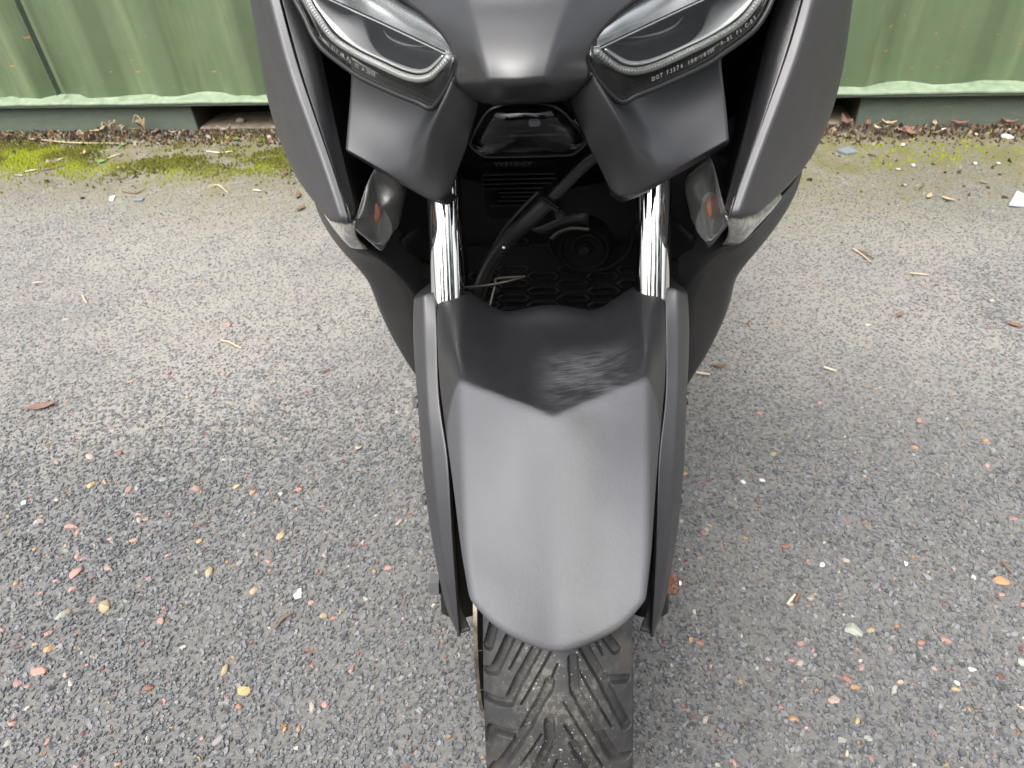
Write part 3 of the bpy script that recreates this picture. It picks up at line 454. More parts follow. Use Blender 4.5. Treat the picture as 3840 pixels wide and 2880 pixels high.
for a,b_ in PK:
    for q in (a-.004,b_): cbox('pocket_side',q,q+.004,.009,.55,-.03,.1075,m_dkpk)
    cbox('pocket_floor',a+.001,b_-.001,.012,.20,-.02,.006,m_pkfl); cbox('pocket_back',a+.001,b_-.001,.50,.54,-.03,.1075,m_dkpk)
cbox('roof',S0,S1,.03,2.4,2.551,2.6,m_green)
cbox('end_wall',S0-.06,S0-.001,-.03,2.4,-.03,2.6,m_green); cbox('end_wall',S1+.001,S1+.06,-.03,2.4,-.03,2.6,m_green); cbox('rear_wall',S0,S1,2.40,2.44,-.03,2.6,m_green)
cbox('floor_frame',S0,S1,.61,2.39,-.03,.127,m_dkpk)
# vertical sheet joint
link('sheet_joint',boxm('sheet_joint',(.0022,.03,2.4),(.235,.0005,1.35)),m_rail,CT,smooth=False)

# ---- hedge across the yard (behind the photographer, seen in the lamps and chrome)
def _leafm(t,b):
    a=N(t,'Attribute',attribute_name='tint'); t.links.new(a.outputs['Color'],b.inputs['Base Color'])
m_hleaf=mat('hedge_leaves',(.08,.12,.04),.55,build=_leafm); m_bark=mat('bark',(.07,.05,.035),.9)
HG=empty('hedge',(0,-8,0)); tag(HG,'tall green hedge bounding the yard opposite the container','hedge')
n=34000; hx=RNG.uniform(-11,11,n); hz=RNG.uniform(.05,1,n)**.8*5.5; hy=RNG.normal(0,.33,n)+.15*np.sin(hx*2.1)
hz=hz*(1+.22*np.sin(hx*1.3+.6)+.18*np.sin(hx*3.7)+.10*np.sin(hx*8.3))
u=RNG.normal(size=(n,3)); u/=np.linalg.norm(u,axis=1)[:,None]; vv=np.cross(u,RNG.normal(size=(n,3))); vv/=np.linalg.norm(vv,axis=1)[:,None]
sz=RNG.uniform(.09,.18,n)[:,None]; c=np.c_[hx,hy,hz]
V=np.stack([c-u*sz,c+vv*sz*.5,c+u*sz,c-vv*sz*.5],1).reshape(-1,3)
me=mesh('crown',V,[tuple(range(4*i,4*i+4)) for i in range(n)]); tt=RNG.random((n,1)); colattr(me,(1-tt)*np.array([.04,.065,.022])+tt*np.array([.12,.16,.055]))
link('crown',me,m_hleaf,HG,smooth=False)
rows=[[(x,.22*math.cos(a)*(1+.3*math.sin(x*3))-.05,1.7+1.7*math.sin(a)*(1+.06*math.sin(x*2.3+1))) for a in np.linspace(0,2*math.pi,15)[:-1]] for x in np.linspace(-11,11,60)]
link('inner_growth',gridmesh('inner_growth',rows,close=True),mat('dense_twiggy_growth',(.02,.028,.012),.9),HG)
for q in np.arange(-10.5,10.6,2.1): tube('trunk',[(q,0,-.05),(q+random.uniform(-.1,.1),.05,.9),(q+random.uniform(-.2,.2),0,2.0)],[.04,.03,.012],m_bark,HG,seg=7)
# ================================================================ SCOOTER
SR=empty('scooter',(XB,.62,0),R(-BYAW)); tag(SR,'matt charcoal maxi scooter seen from the front, parked before the green container','scooter')
BM=Matrix.Translation((XB,.62,0))@Matrix.Rotation(R(-BYAW),4,'Z')
FM=Matrix.Translation((XF,.45,0))@Matrix.Rotation(R(-FYAW),4,'Z')@Matrix.Rotation(R(1.1),4,'Y')
FL=BM.inverted()@FM
def b(k): return [(x,y-.62,z) for x,y,z in P[k]]
def fr(k): return [(x,y-.45,z) for x,y,z in P[k]]
def bq(x,y,z): return (x,y-.62,z)
def zero(l): return [(0,y,z) for x,y,z in l]
def ext(a,c,k=.8): return tuple(a[i]+(a[i]-c[i])*k for i in range(3))
def sym(rows):   # rows: outer -> centre (last has x=0): mirror to full width
    return [[(-x,y,z) for x,y,z in r]+[(x,y,z) for x,y,z in r[:-1][::-1]] for r in rows]
# --- nose panel
H,Nn,C=b('nose_H'),b('nose_N'),zero(b('nose_C')); LU=b('lens_up'); U_=b('nose_U')
rows=[[LU[6],bq(.056,.625,.935),bq(.03,.615,.938),bq(0,.612,.938)],[LU[5],bq(.044,.578,.888),bq(.022,.571,.889),bq(0,.569,.889)]]
for h,n_,c in zip(H,Nn,C): rows.append([h,n_,tuple((np.array(n_)*.5+np.array(c)*.5)+np.array([0,-.0008,.0005])),c])
rows.append([tuple(np.array(H[-1])*.45+np.array(U_[0])*.55),U_[0],U_[1],(0,U_[2][1],U_[2][2])])
rows.append([bq(.036,.545,.80),bq(.03,.55,.797),bq(.018,.553,.795),bq(0,.555,.795)])
me=gridmesh('nose_panel',sym(rows),crease_cols=(1,5),cv=.9,rpart=(7,1,5,.9))
shell(link('nose_panel',me,m_nose,SR),3,.002)
# --- headlights
def lens_grid(s,nu=44,nv=14,back=0.,bul=.026,shr=0):
    lo=crom(b('lens_lo'),nu); up=crom(b('lens_up'),nu); g=[]
    for j in range(nv+1):
        v=j/nv; row=[]
        for i in range(nu):
            a=lo[i]*(1-v)+up[i]*v; e=4*v*(1-v); w_=math.sin(math.pi*min(1,i/(nu-1)*1.0))**.5
            q=a+np.array([0,-1,.25])*bul*e*w_*.5+np.array([0,back,-back*.15])*(e**.5*.8+.2)*(w_*.8+.2)
            row.append((s*q[0],q[1],q[2]))
        g.append(row)
    return g
for s in (-1,1):
    hl=link('headlight',gridmesh('headlight',lens_grid(s,back=.075,bul=0),flip=s<0),m_hous,SR)
    shell(hl,1,.002,1)
    ln=link('lens',gridmesh('lens',lens_grid(s),flip=s<0),m_lens,hl)
    lo=crom(b('lens_lo'),80)
    tube('lens_rim',mx(lo,s),.0022,m_black,hl,seg=8)
    # ribbed light guide
    c_=crom(b('drl'),400); rowsg=[]
    bo=crom(b('bez_out'),400)
    for i in range(400):
        t=c_[min(i+1,399)]-c_[max(i-1,0)]; t/=np.linalg.norm(t); vw=np.array([0,-.78,.62]); a=np.cross(t,vw); a/=np.linalg.norm(a); nrm=np.cross(a,t)
        rip=.0007*math.sin(i/400*2*math.pi*78)
        rowsg.append([tuple(np.array([s,1,1])*(c_[i]+a*.0028*math.cos(th)+nrm*(.0022*math.sin(th)+rip*(math.sin(th)>.05)))) for th in np.linspace(-.3,math.pi+.3,9)])
    link('light_guide',gridmesh('light_guide',rowsg,flip=s<0),m_guide,hl)
    bi=crom(b('bez_in'),60); bo=crom(b('bez_out'),60)
    bz=[[tuple(np.array([s,1,1])*(bo[i]*(1-k)+bi[i]*k+np.array([0,.004*math.sin(k*3.14),0]))) for k in (0,.33,.66,1)] for i in range(60)]
    shell(link('bezel',gridmesh('bezel',bz,flip=s<0),m_silver,hl),1,.0015)
    dv=crom(b('divider'),60)[::-1]; lu=crom(b('lens_up')[2:],60); k8=np.linspace(0,1,9)
    wl_=[[tuple(np.array([s,1,1])*(bi[i]*(1-k)+dv[i]*k+np.array([0,.038,-.004])*math.sin(math.pi*k)**.7)) for k in k8] for i in range(60)]
    link('lower_reflector',gridmesh('lower_reflector',wl_,flip=s<0),m_darkrefl,hl)
    ur=[[tuple(np.array([s,1,1])*((dv[i]+np.array([0,.003,.001]))*(1-k)+(lu[i]+np.array([0,.020,-.003]))*k+np.array([0,-.006,.006])*math.sin(math.pi*k))) for k in k8] for i in range(60)]
    link('upper_reflector',gridmesh('upper_reflector',ur,flip=s<0),m_refl,hl)
    dv=crom(b('divider'),20)
    tube('divider',mx(dv,s),.0006,m_guide,hl,seg=6)
    up=crom(b('lens_lo'),30)
    # inner lower trim line
    tr=crom([tuple(np.array(q)+np.array([0,.002,-.005])) for q in b('drl')],60); tube('projector_rim',mx(crom(b('proj_rim'),30),s),[.0003,.0010,.0012,.0006,.0002],m_steel,hl,seg=8)
    # etched lettering along the lower edge of the lens
    txt='DOT 73276 100 18750  R-BS PL C-BS' if s>0 else '24W05 E13 HR PL  02 A 2000'
    lg=np.array(lens_grid(s,600,20)); 
    parts=[]; us=np.linspace(.255,.60,len(txt)) if s>0 else np.linspace(.60,.36,len(txt))
    for ch,u in zip(txt,us):
        if ch==' ': continue
        i=u*599; i0=int(i); j=2
        pos=lg[j,i0]; tx=lg[j,min(i0+6,599)]-lg[j,max(i0-6,0)]; tx/=np.linalg.norm(tx)
        if s<0: tx=-tx
        ty=lg[j+2,i0]-lg[j,i0]; ty-=tx*(ty@tx); ty/=np.linalg.norm(ty); tz=np.cross(tx,ty); pos=pos+tz*.0012
        m4=Matrix(((tx[0],ty[0],tz[0],pos[0]),(tx[1],ty[1],tz[1],pos[1]),(tx[2],ty[2],tz[2],pos[2]),(0,0,0,1)))
        parts.append((GLY[ch],m4@Matrix.Scale(.0043,4)))
    link('lettering',joinm('lettering',parts),m_etch,hl,smooth=False)
# --- boomerang panels below the lamps
for s in (-1,1):
    rows=[mx(b(k),s) for k in ('wing_r0','wing_r1','wing_r2','wing_r3','wing_r4','wing_under')]
    rows.append([(x*.98,y+.02,z-.012) for x,y,z in rows[-1]])
    rows.insert(0,[(x,y+.004,z+.015) for x,y,z in rows[0]])
    shell(link('brow_panel',gridmesh('brow_panel',rows,crease_rows=(5,),cv=.9,part=(5,.95,3),flip=s<0),m_nose,SR),3,.002)
    e0,e1=np.array(b('wing_r0')[5]),np.array(b('wing_r0')[7])
    tube('brow_edge',[tuple((e0*(1-k)+e1*k+np.array([0,-.001,.0015]))*np.array([s,1,1])) for k in (0,.35,.7,.97)],[.0014,.0024,.0024,.0012],m_nose,SR,seg=8,n=10)
# --- cheeks
for s in (-1,1):
    E_,R_,G_,M_,O_=[b('cheek_'+k) for k in 'ERGMO']
    rows=[]
    for i in range(6):
        o=O_[i]; rows.append([E_[i],R_[i],G_[i],M_[i],o,(o[0]+.004,o[1]+.06,o[2]-.004),(o[0]-.005,o[1]+.22,o[2]-.03)])
    rows.insert(0,[ext(p,q) for p,q in zip(rows[0],rows[1])])
    rows.insert(0,[ext(p,q,1) for p,q in zip(rows[0],rows[1])])
    rows.append([(x*.985,y+.025,z-.008) for x,y,z in rows[-1]])
    rows=[mx(r,s) for r in rows]
    shell(link('cheek_panel',gridmesh('cheek_panel',rows,crease_rows=(7,),crease_cols=(1,2),cv=.6,flip=s<0),m_charcoal,SR),3,.0025)
    A,D=b('strip_E'),b('strip_D'); rows=[[a,tuple(np.array(a)*.5+np.array(d)*.5+np.array([0,-.002,0])),d,tuple(np.array(d)+np.array([-.003,.012,0]))] for a,d in zip(A,D)]
    rows.insert(0,[ext(p,q) for p,q in zip(rows[0],rows[1])]); rows=[mx(r,s) for r in rows]
    shell(link('inner_strip',gridmesh('inner_strip',rows,crease_cols=(2,),cv=.6,flip=s<0),m_nose,SR),2,.002)
    # ribbed duct wall: many fine flutes running down and back
    D,Mi,I=crom(b('strip_D'),160),crom(b('duct_mid'),160),crom(b('duct_in'),160); rows=[]
    for i in range(160):
        r=.0013*math.sin(i/160*2*math.pi*40)
        rows.append([(s*(q[0]-.002),q[1]+.010+r,q[2]+r*.3) for q in (D[i],D[i]*.5+Mi[i]*.5,Mi[i],Mi[i]*.5+I[i]*.5,I[i])])
    link('duct_wall',gridmesh('duct_wall',rows,flip=s<0),m_black,SR)
# --- indicators
for s in (-1,1):
    fc=crom(b('ind_face')+b('ind_face')[:1],48)[:-1]; cen=fc.mean(0); 
    v=[];f=[];n=len(fc)
    vw=np.array([-.35,-.8,.45]); vw/=np.linalg.norm(vw)
    rings=[(1,0,.012),(1,0,0),(.95,.0015,0),(.75,.0025,0),(.45,.003,0)]
    for k,bu,bk in rings:
        for q in fc: v.append(tuple((cen+(q-cen)*k+vw*bu+np.array([0,bk,0]))*np.array([s,1,1])))
    v.append(tuple((cen+vw*.0031)*np.array([s,1,1])))
    for k in range(len(rings)-1):
        for j in range(n): f.append((k*n+j,k*n+(j+1)%n,(k+1)*n+(j+1)%n,(k+1)*n+j))
    for j in range(n): f.append(((len(rings)-1)*n+j,(len(rings)-1)*n+(j+1)%n,len(v)-1))
    hb=[];  # housing behind
    IND=link('indicator',mesh('indicator',[tuple((cen+(q-cen)*k+np.array([0,bk,0]))*np.array([s,1,1])) for k,bk in((1.01,.004),(.9,.03),(.0,.045)) for q in fc],[(k*n+j,k*n+(j+1)%n,(k+1)*n+(j+1)%n,(k+1)*n+j) for k in (0,1) for j in range(n)]),mat('indicator_housing',(.06,.06,.058),.4),SR)
    link('lens',mesh('lens',v,f),m_lens2,IND)
    bw=crom(b('ind_bowl')+b('ind_bowl')[:1],40)[:-1]; bc=bw.mean(0); nb=len(bw)
    vb=[tuple((bc+(q-bc)*k-vw*(d-.008))*np.array([s,1,1])) for k,d in((1,-.0005),(.85,.006),(.55,.012),(.2,.015)) for q in bw]
    # fine ribs across the reflector
    link('reflector',mesh('reflector',vb,[(k*nb+j,k*nb+(j+1)%nb,(k+1)*nb+(j+1)%nb,(k+1)*nb+j) for k in range(3) for j in range(nb)]),
         mat('ribbed_reflector',(.85,.85,.85),.3,.1),IND)
    bl=bpy.data.meshes.new('bulb'); bm=bmesh.new(); bmesh.ops.create_uvsphere(bm,u_segments=14,v_segments=10,radius=.0085); bmesh.ops.scale(bm,vec=(1,1,1.5),verts=bm.verts); bmesh.ops.translate(bm,vec=tuple((bc+np.array([0,0,.012])+vw*.005)*np.array([s,1,1])),verts=bm.verts); bm.to_mesh(bl); bm.free()
    link('bulb',bl,m_amber,IND)
    # vertical flutes of the lens: thin raised ribs
    ribs=[]
    for k in range(34):
        t=k/33; a=bw[np.argmin(bw[:,2])]*(1-t)+bw[np.argmax(bw[:,2])]*t
        dirn=np.array([.75,-.25,.5]); dirn/=np.linalg.norm(dirn); wd=.016*math.sin(math.pi*(t*.9+.07))
        ribs.append((a-dirn*wd+vw*.0085,a+dirn*wd+vw*.0085))
    vr=[];fr_=[]
    for a,c in ribs:
        o_=len(vr); up=np.array([0,0,.00035])
        for q in (a-up,c-up,c+up,a+up): vr.append(tuple(q*np.array([s,1,1])))
        fr_.append((o_,o_+1,o_+2,o_+3))
    link('flutes',mesh('flutes',vr,fr_),m_guide,IND,smooth=False)
    su,sl=crom(b('ind_s_up'),20),crom(b('ind_s_lo'),20)
    rows=[[tuple((su[i]*(1-k)+sl[i]*k+np.array([.004,-.004,0])*math.sin(k*3.14))*np.array([s,1,1])) for k in (0,.25,.5,.75,1)] for i in range(20)]
    shell(link('side_lens',gridmesh('side_lens',rows,flip=s<0),mat('frosted_side_lens',(.48,.47,.44),.18,.25,coat=.7,build=lambda t,bb:(t.links.new(ramp(t,noise(t,coord(t,scale=(1,1,1)),90,3,.6,1.5),[(.3,(.20,.195,.18)),(.7,(.52,.51,.48))]),bb.inputs['Base Color']))),IND),1,.002)
# --- lower fairings
FI=[bq(.238,.735,.622),bq(.216,.695,.615),bq(.192,.668,.606),bq(.180,.685,.585),bq(.171,.70,.56),bq(.162,.722,.525),bq(.158,.738,.485),bq(.155,.75,.42),bq(.152,.76,.34)]
for s in (-1,1):
    Kp,Op=b('fair_K'),b('fair_O'); rows=[]
    for i,k,o in zip(FI,Kp,Op):
        rows.append([(i[0]-.02,i[1]+.06,i[2]-.004),i,k,tuple(np.array(k)*.5+np.array(o)*.5+np.array([.002,-.006,0])),(o[0]*.985,o[1],o[2]),(o[0]*.985,o[1]+.10,o[2]-.01),(o[0]*.96,o[1]+.25,o[2]-.02)])
    rows=[mx(r,s) for r in rows]
    shell(link('lower_fairing',gridmesh('lower_fairing',rows,crease_cols=(1,2),cv=.6,flip=s>0),m_satin,SR),3,.0025)
# --- position lamp under the nose
fo=b('fog'); ring=crom(mx(fo,-1)+[ (x,y,z) for x,y,z in fo[::-1][1:]],60); cen=ring.mean(0); n=60
rg=[(1.0,0,.02),(1,0,0),(.94,-.006,.0),(.75,-.016,0),(.45,-.022,0),(.15,-.024,0)]
v=[tuple(cen+(q-cen)*k+np.array([0,dy+bk,-dy*.25])) for k,dy,bk in rg for q in ring]
f=[(k*n+j,k*n+(j+1)%n,(k+1)*n+(j+1)%n,(k+1)*n+j) for k in range(len(rg)-1) for j in range(n)]; f.append(tuple((len(rg)-1)*n+j for j in range(n)))
fog=link('position_lamp',mesh('position_lamp',[tuple(cen+(q-cen)*k+np.array([0,bk,0])) for k,bk in((1.0,.004),(.95,.022),(.7,.034),(.05,.036)) for q in ring],[(k*n+j,k*n+(j+1)%n,(k+1)*n+(j+1)%n,(k+1)*n+j) for k in range(3) for j in range(n)]),mat('lamp_bowl',(.02,.02,.022),.25,.3),SR)
link('lens',mesh('lens',v,f),m_smoke,fog)
tube('lens_rim',[tuple(q) for q in ring]+[tuple(ring[0])],.0013,mat('clear_rim',(.012,.012,.013),.35),fog,seg=6,caps=False)
link('bulb_holder',boxm('bulb_holder',(.009,.006,.006),tuple(cen+np.array([.006,.014,.004])),.001),m_steel,fog,smooth=False)
# --- dark core behind the panels
def patch(name,rows,m,parent=SR,sub=2,th=.002,**k): return shell(link(name,gridmesh(name,rows,**k),m,parent),sub,th)
cr=[]
for z,add in((1.0,.05),(.93,.03),(.86,.03),(.79,.05),(.73,.10),(.66,.16),(.60,.20)):
    cr.append([bq(x,.625+add+.55*abs(x)**1.15,z) for x in np.linspace(-.27,.27,13)])
patch('cowl_core',cr,m_matt,sub=1)
rows=[[bq(x,.90-.3*abs(x)+.12*(z-.4),z) for x in np.linspace(-1,1,11)*(.155+.10*min(1,max(0,(z-.40)/.12)))] for z in np.linspace(.37,.80,9)]
patch('inner_shield',rows,m_black,sub=1)
for s in (-1,1):
    q=b('lowpan')
    rows=[[(s*.165,.10,.59),(s*.15,.12,.60),(s*.135,.15,.59)],[(s*.168,.12,.54),(s*.150,.14,.545),(s*.13,.17,.54)],[(s*.16,.14,.49),(s*.145,.16,.485),(s*.125,.2,.48)],[(s*.155,.15,.40),(s*.14,.18,.40),(s*.12,.22,.39)]]
    patch('inner_cheek',rows,m_black,flip=s>0)
    tube('bolt_recess',[(s*.150,.125,.535),(s*.150,.135,.532)],.010,m_matt,SR,seg=16)
# regulator with fins
FN=b('fins'); rg_=link('voltage_regulator',boxm('voltage_regulator',(.085,.03,.075),(FN[0][0]*.5+FN[1][0]*.5,FN[0][1]+.02,FN[0][2]-.02),.004),m_matt,SR,smooth=False)
for k in range(0,16,2):
    a,c=np.array(FN[k]),np.array(FN[k+1]); mid=(a+c)/2; L=np.linalg.norm(c-a)
    rot=Matrix.Rotation(-math.atan2(c[2]-a[2],c[0]-a[0]),4,'Y')
    link('fin',boxm('fin',(L,.012,.0016),tuple(mid),.0004,None),mat('fin_alloy',(.02,.02,.018),.5,.3),rg_,smooth=False)
at=b('ashtext')[1]; M0=Matrix.Translation((at[0]+.004,at[1],at[2]))@Matrix.Rotation(R(90),4,'X')@Matrix.Rotation(R(180),4,'Z')@Matrix.Scale(.008,4)
mm=joinm('lettering',[(GLY[ch],M0@Matrix.Translation((.62*k,0,0))) for k,ch in enumerate('ASH868AA')])
link('lettering',mm,mat('raised_lettering',(.022,.022,.022),.5),rg_,smooth=False)
# hose, sleeve, clamp, wires
HS=b('hose'); tube('brake_hose',HS[:5],.0062,m_hose,SR,seg=14,n=24); tube('hose_sleeve',HS[3:],.0088,m_hose,SR,seg=16,n=40); tube('brake_hose',b('hose2'),.0028,m_hose,SR,seg=10,n=30)
hp=np.array(HS[3]); link('cable_tie',boxm('cable_tie',(.024,.024,.006),(0,0,0),.002,Matrix.Translation(hp)@Matrix.Rotation(R(38),4,'Y')),m_black,SR,smooth=False)
link('tie_head',boxm('tie_head',(.009,.010,.010),(0,0,0),.002,Matrix.Translation(hp+np.array([.010,-.006,-.012]))@Matrix.Rotation(R(38),4,'Y')),m_black,SR,smooth=False)
wp=np.array(HS[6])*.55+np.array(HS[5])*.45; bm=bmesh.new(); bmesh.ops.create_uvsphere(bm,u_segments=10,v_segments=8,radius=.0020); bmesh.ops.translate(bm,vec=tuple(wp+np.array([.001,-.0085,.002])),verts=bm.verts); me=bpy.data.meshes.new('paint_dot'); bm.to_mesh(me); bm.free(); link('paint_dot',me,m_white,SR)
tube('wire_guide',b('wire1'),.0016,mat('worn_wire',(.05,.045,.04),.5,.6),SR,seg=8,n=20); tube('wire_guide',b('wire2'),.0016,mat('worn_wire',(.05,.045,.04),.5,.6),SR,seg=8,n=20)
# horn
hc=b('horn')[0]
hn=lathe('horn',[(-.012,.004),(-.012,.009),(-.009,.011),(-.009,.026),(-.013,.028),(-.013,.031),(-.004,.036),(.01,.036),(.02,.02)],m_matt,SR,48,'y',hc)
sp=[(hc[0]+(.024-.0014*k)*math.cos(k*.42),hc[1]-.0105,hc[2]+(.024-.0014*k)*math.sin(k*.42)) for k in range(14)]; tube('spiral',sp,.0016,mat('horn_metal',(.015,.015,.016),.35,.6),hn,seg=8)
lathe('centre_bolt',[(-.016,.005),(-.016,.0065),(-.010,.007)],mat('horn_bolt',(.03,.03,.03),.4,.6),hn,6,'y',hc,smooth=False)
hb=b('hornbr'); rows=[[hb[i] for i in (0,1,2,3,4)],[hb[i] for i in (8,7,7,6,5)]]
patch('horn_bracket',rows,mat('bracket_steel',(.03,.032,.03),.35,.6),sub=1)
tube('horn_bracket',[(hb[8][0],hb[8][1]-.003,hb[8][2]),(hb[7][0],hb[7][1]-.003,hb[7][2]),(hb[6][0],hb[6][1]-.003,hb[6][2]),(hb[5][0],hb[5][1]-.003,hb[5][2])],.003,mat('zinc_bracket',(.07,.08,.07),.4,.8),SR,seg=8,n=16)
ca=[(hc[0]+.052*math.cos(a)+.008,hc[1]+.02,hc[2]-.004+.045*math.sin(a)) for a in np.linspace(R(-200),R(20),30)]; tube('horn_cowl',ca,.002,m_black,SR,seg=8)
# radiator cover with hexagonal slots
g0,g1,g2,g3=[np.array(q) for q in b('grille')]
grl=link('radiator_cover',mesh('radiator_cover',[tuple(q+np.array([dx,.012,dz])) for q,dx,dz in((g0,-.05,.03),(g1,.05,.03),(g3,.05,-.1),(g2,-.05,-.1))],[(0,1,2,3)]),m_matt,SR,smooth=False)
hw,hh_=.0235,.0050
def hexring(k,y): return [(-hw*k,y,0),(-hw*k+.006,y,hh_*k),(hw*k-.006,y,hh_*k),(hw*k,y,0),(hw*k-.006,y,-hh_*k),(-hw*k+.006,y,-hh_*k)]
hv=hexring(1,0)+hexring(.92,-.002)+hexring(.88,-.002)+hexring(.86,.012)
hf=[(k*6+j,k*6+(j+1)%6,(k+1)*6+(j+1)%6,(k+1)*6+j) for k in range(3) for j in range(6)]
hx_me=mesh('grille_slot',hv,hf); hx_me.materials.append(mat('grille_plastic',(.02,.02,.02),.4))
for ci in range(-1,6):
    for ri in range(-2,7):
        u=(ci+.5)*.041/.187-.03; wv=(ri+(.5 if ci%2 else 0))*.0168/.056
        q=g0+(g1-g0)*u+(g2-g0)*wv
        o=link('grille_slot',hx_me,None,grl,smooth=False); o.location=tuple(q); o.rotation_euler=(R(-18),0,0)
# ================================================================ front wheel, fork and fender (steered a little)
def fl_(name,me,m,sub=0,th=0,**k):
    o=link(name,me,m,SR,FL); 
    return shell(o,sub,th,**k) if sub or th else o
C,Mm,Kk,Ss=zero(fr('f_C')),fr('f_M'),fr('f_K'),fr('f_S')
rows=[]
for i in range(10):
    rk,rm=(np.array([.001,-.003,-.0025]),np.array([0,-.0015,-.001])) if i==0 else (np.zeros(3),np.zeros(3))
    s_=Ss[i]; rows.append([(s_[0]-.002,s_[1]+.012,s_[2]-.016),s_,Kk[i],tuple(np.array(Kk[i])*.5+np.array(Mm[i])*.5+np.array([0,0,.001 if i<5 else 0])+rk),Mm[i],tuple(np.array(Mm[i])*.5+np.array(C[i])*.5+np.array([0,0,.0008])+rm),C[i]])
rows.insert(0,[(x*.985,y+.004,z-.004) for x,y,z in rows[0]])
rows.append([(x*.97,y+.02,z-.012) for x,y,z in rows[-1]])
full=sym(rows); nc=len(full[0])
me=gridmesh('front_fender',full,crease_cols=(2,nc-3),crease_rows=(1,6),cv=.8,flip=True)
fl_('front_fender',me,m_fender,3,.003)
for s in (-1,1):
    O_,M_,I_=fr('g_O'),fr('g_M'),fr('g_I'); rows=[]
    for i in range(10):
        o,m_,n_=O_[i],M_[i],I_[i]; k=.05*(1-i/9)+.006
        rows.append([(o[0]-.012,o[1]+k*1.4,o[2]-k*.4),(o[0]+.001,o[1]+k*.6,o[2]-k*.2),o,m_,n_,(n_[0]-.001,n_[1]+.010,n_[2]-.006)])
    t0=rows[0]; rows.insert(0,[(x*.3+.109*.7,y*.3+.20*.7,z*.3+.571*.7) for x,y,z in t0])
    rows=[mx(r,s) for r in rows]
    gd=fl_('fork_guard',gridmesh('fork_guard',rows,crease_cols=(3,4),crease_rows=(1,),cv=.95,flip=s<0),m_charcoal,3,.0025)
    # lower leg, chrome stanchion, bolts
    a,c=np.array([s*.108,.035,.275]),np.array([s*.109,.205,.575]); d=(c-a)/np.linalg.norm(c-a)
    tube('fork_leg',[a-d*.03,a+d*.1,c-d*.045],[.023,.024,.0245],m_black,SR,seg=24,matrix=FL)
    tube('fork_tube',[c-d*.05,c+d*.33],.0183,m_chrome,SR,seg=40,matrix=FL)
    for k in (.33,.66):
        i=[.34,.62][0 if k<.5 else 1]; p=np.array(O_[3 if k<.5 else 5]); 
        tube('guard_bolt',[(s*(p[0]-.004),p[1]+.012,p[2]-.004),(s*(p[0]+.0032),p[1]+.008,p[2]-.002)],.0068,m_steel,SR,seg=16,matrix=FL)
AX=Vector((0,.035,.275))
def hexbolt(name,x0,x1,r,m): return lathe(name,[(x0,r*.8),(x0,r),(x1,r),(x1+math.copysign(.002,x1-x0),r*.85)],m,SR,6,'x',tuple(AX),FL,False)
tube('axle',[AX+Vector((-.128,0,0)),AX+Vector((.138,0,0))],.007,m_steel,SR,seg=16,matrix=FL)
hexbolt('axle_bolt',-.131,-.142,.0125,m_steel); hexbolt('axle_nut',.128,.139,.0135,m_rust)
tube('axle_thread',[AX+Vector((.138,0,0)),AX+Vector((.144,0,0))],.0065,m_steel,SR,seg=16,matrix=FL)
lathe('washer',[(.1255,.0155),(.128,.0155)],m_rust,SR,24,'x',tuple(AX),FL)
# --- tyre with real grooves
RC,R0=.085,.275
th=np.unique(np.r_[np.linspace(R(8),R(72),760),np.linspace(R(72),R(368),150)])[:-1]
sl=np.linspace(-.0585,.0585,200)
TH,SL=np.meshgrid(th,sl,indexing='ij'); dep=np.zeros_like(TH)
def segd(poly,w_,dp,per):
    global dep
    for k in range(-1,8):
        p=[(a+k*per,s_) for a,s_ in poly]
        if max(q[0] for q in p)<0 or min(q[0] for q in p)>6.5: continue
        for (a0,s0),(a1,s1) in zip(p[:-1],p[1:]):
            ok=(TH>min(a0,a1)-.06)&(TH<max(a0,a1)+.06)
            if not ok.any(): continue
            x,y=SL[ok],TH[ok]*R0; X0,Y0,X1,Y1=s0,a0*R0,s1,a1*R0; L2=(X1-X0)**2+(Y1-Y0)**2+1e-12
            u=np.clip(((x-X0)*(X1-X0)+(y-Y0)*(Y1-Y0))/L2,0,1); dd=np.hypot(x-X0-u*(X1-X0),y-Y0-u*(Y1-Y0))
            e=dp*np.clip((w_-dd)/(w_*.28),0,1); e=np.where(dd>w_,0,e); tmp=dep[ok]; dep[ok]=np.maximum(tmp,e)
PER=.80
for g_ in GRO: segd(g_,.0043,.0080,PER)
for g_ in SIP: segd(g_,.0010,.0050,PER)
rad=R0-(RC-np.sqrt(RC**2-SL**2))-dep
V=np.stack([SL,.035-rad*np.cos(TH),.275+rad*np.sin(TH)],-1); nt_,ns=TH.shape
def ringp(s_,r_): return np.stack([np.full(nt_,s_),.035-r_*np.cos(th),.275+r_*np.sin(th)],-1)
sideL=[ringp(-a,r_) for a,r_ in((.046,.193),(.056,.205),(.061,.222),(.0605,.240),(.0595,.2495))]; sideR=[ringp(a,r_) for a,r_ in((.0595,.2495),(.0605,.240),(.061,.222),(.056,.205),(.046,.193))]
Vf=np.concatenate([np.stack(sideL,1),V,np.stack(sideR,1)],1); nr,nc=Vf.shape[:2]
idx=np.arange(nr*nc).reshape(nr,nc); nx=np.roll(idx,-1,0)
q=np.stack([idx[:,:-1],idx[:,1:],nx[:,1:],nx[:,:-1]],-1).reshape(-1,4)
me=quadmesh('front_tyre',Vf.reshape(-1,3),q)
tyre=link('front_tyre',me,m_rubber,SR,FL)
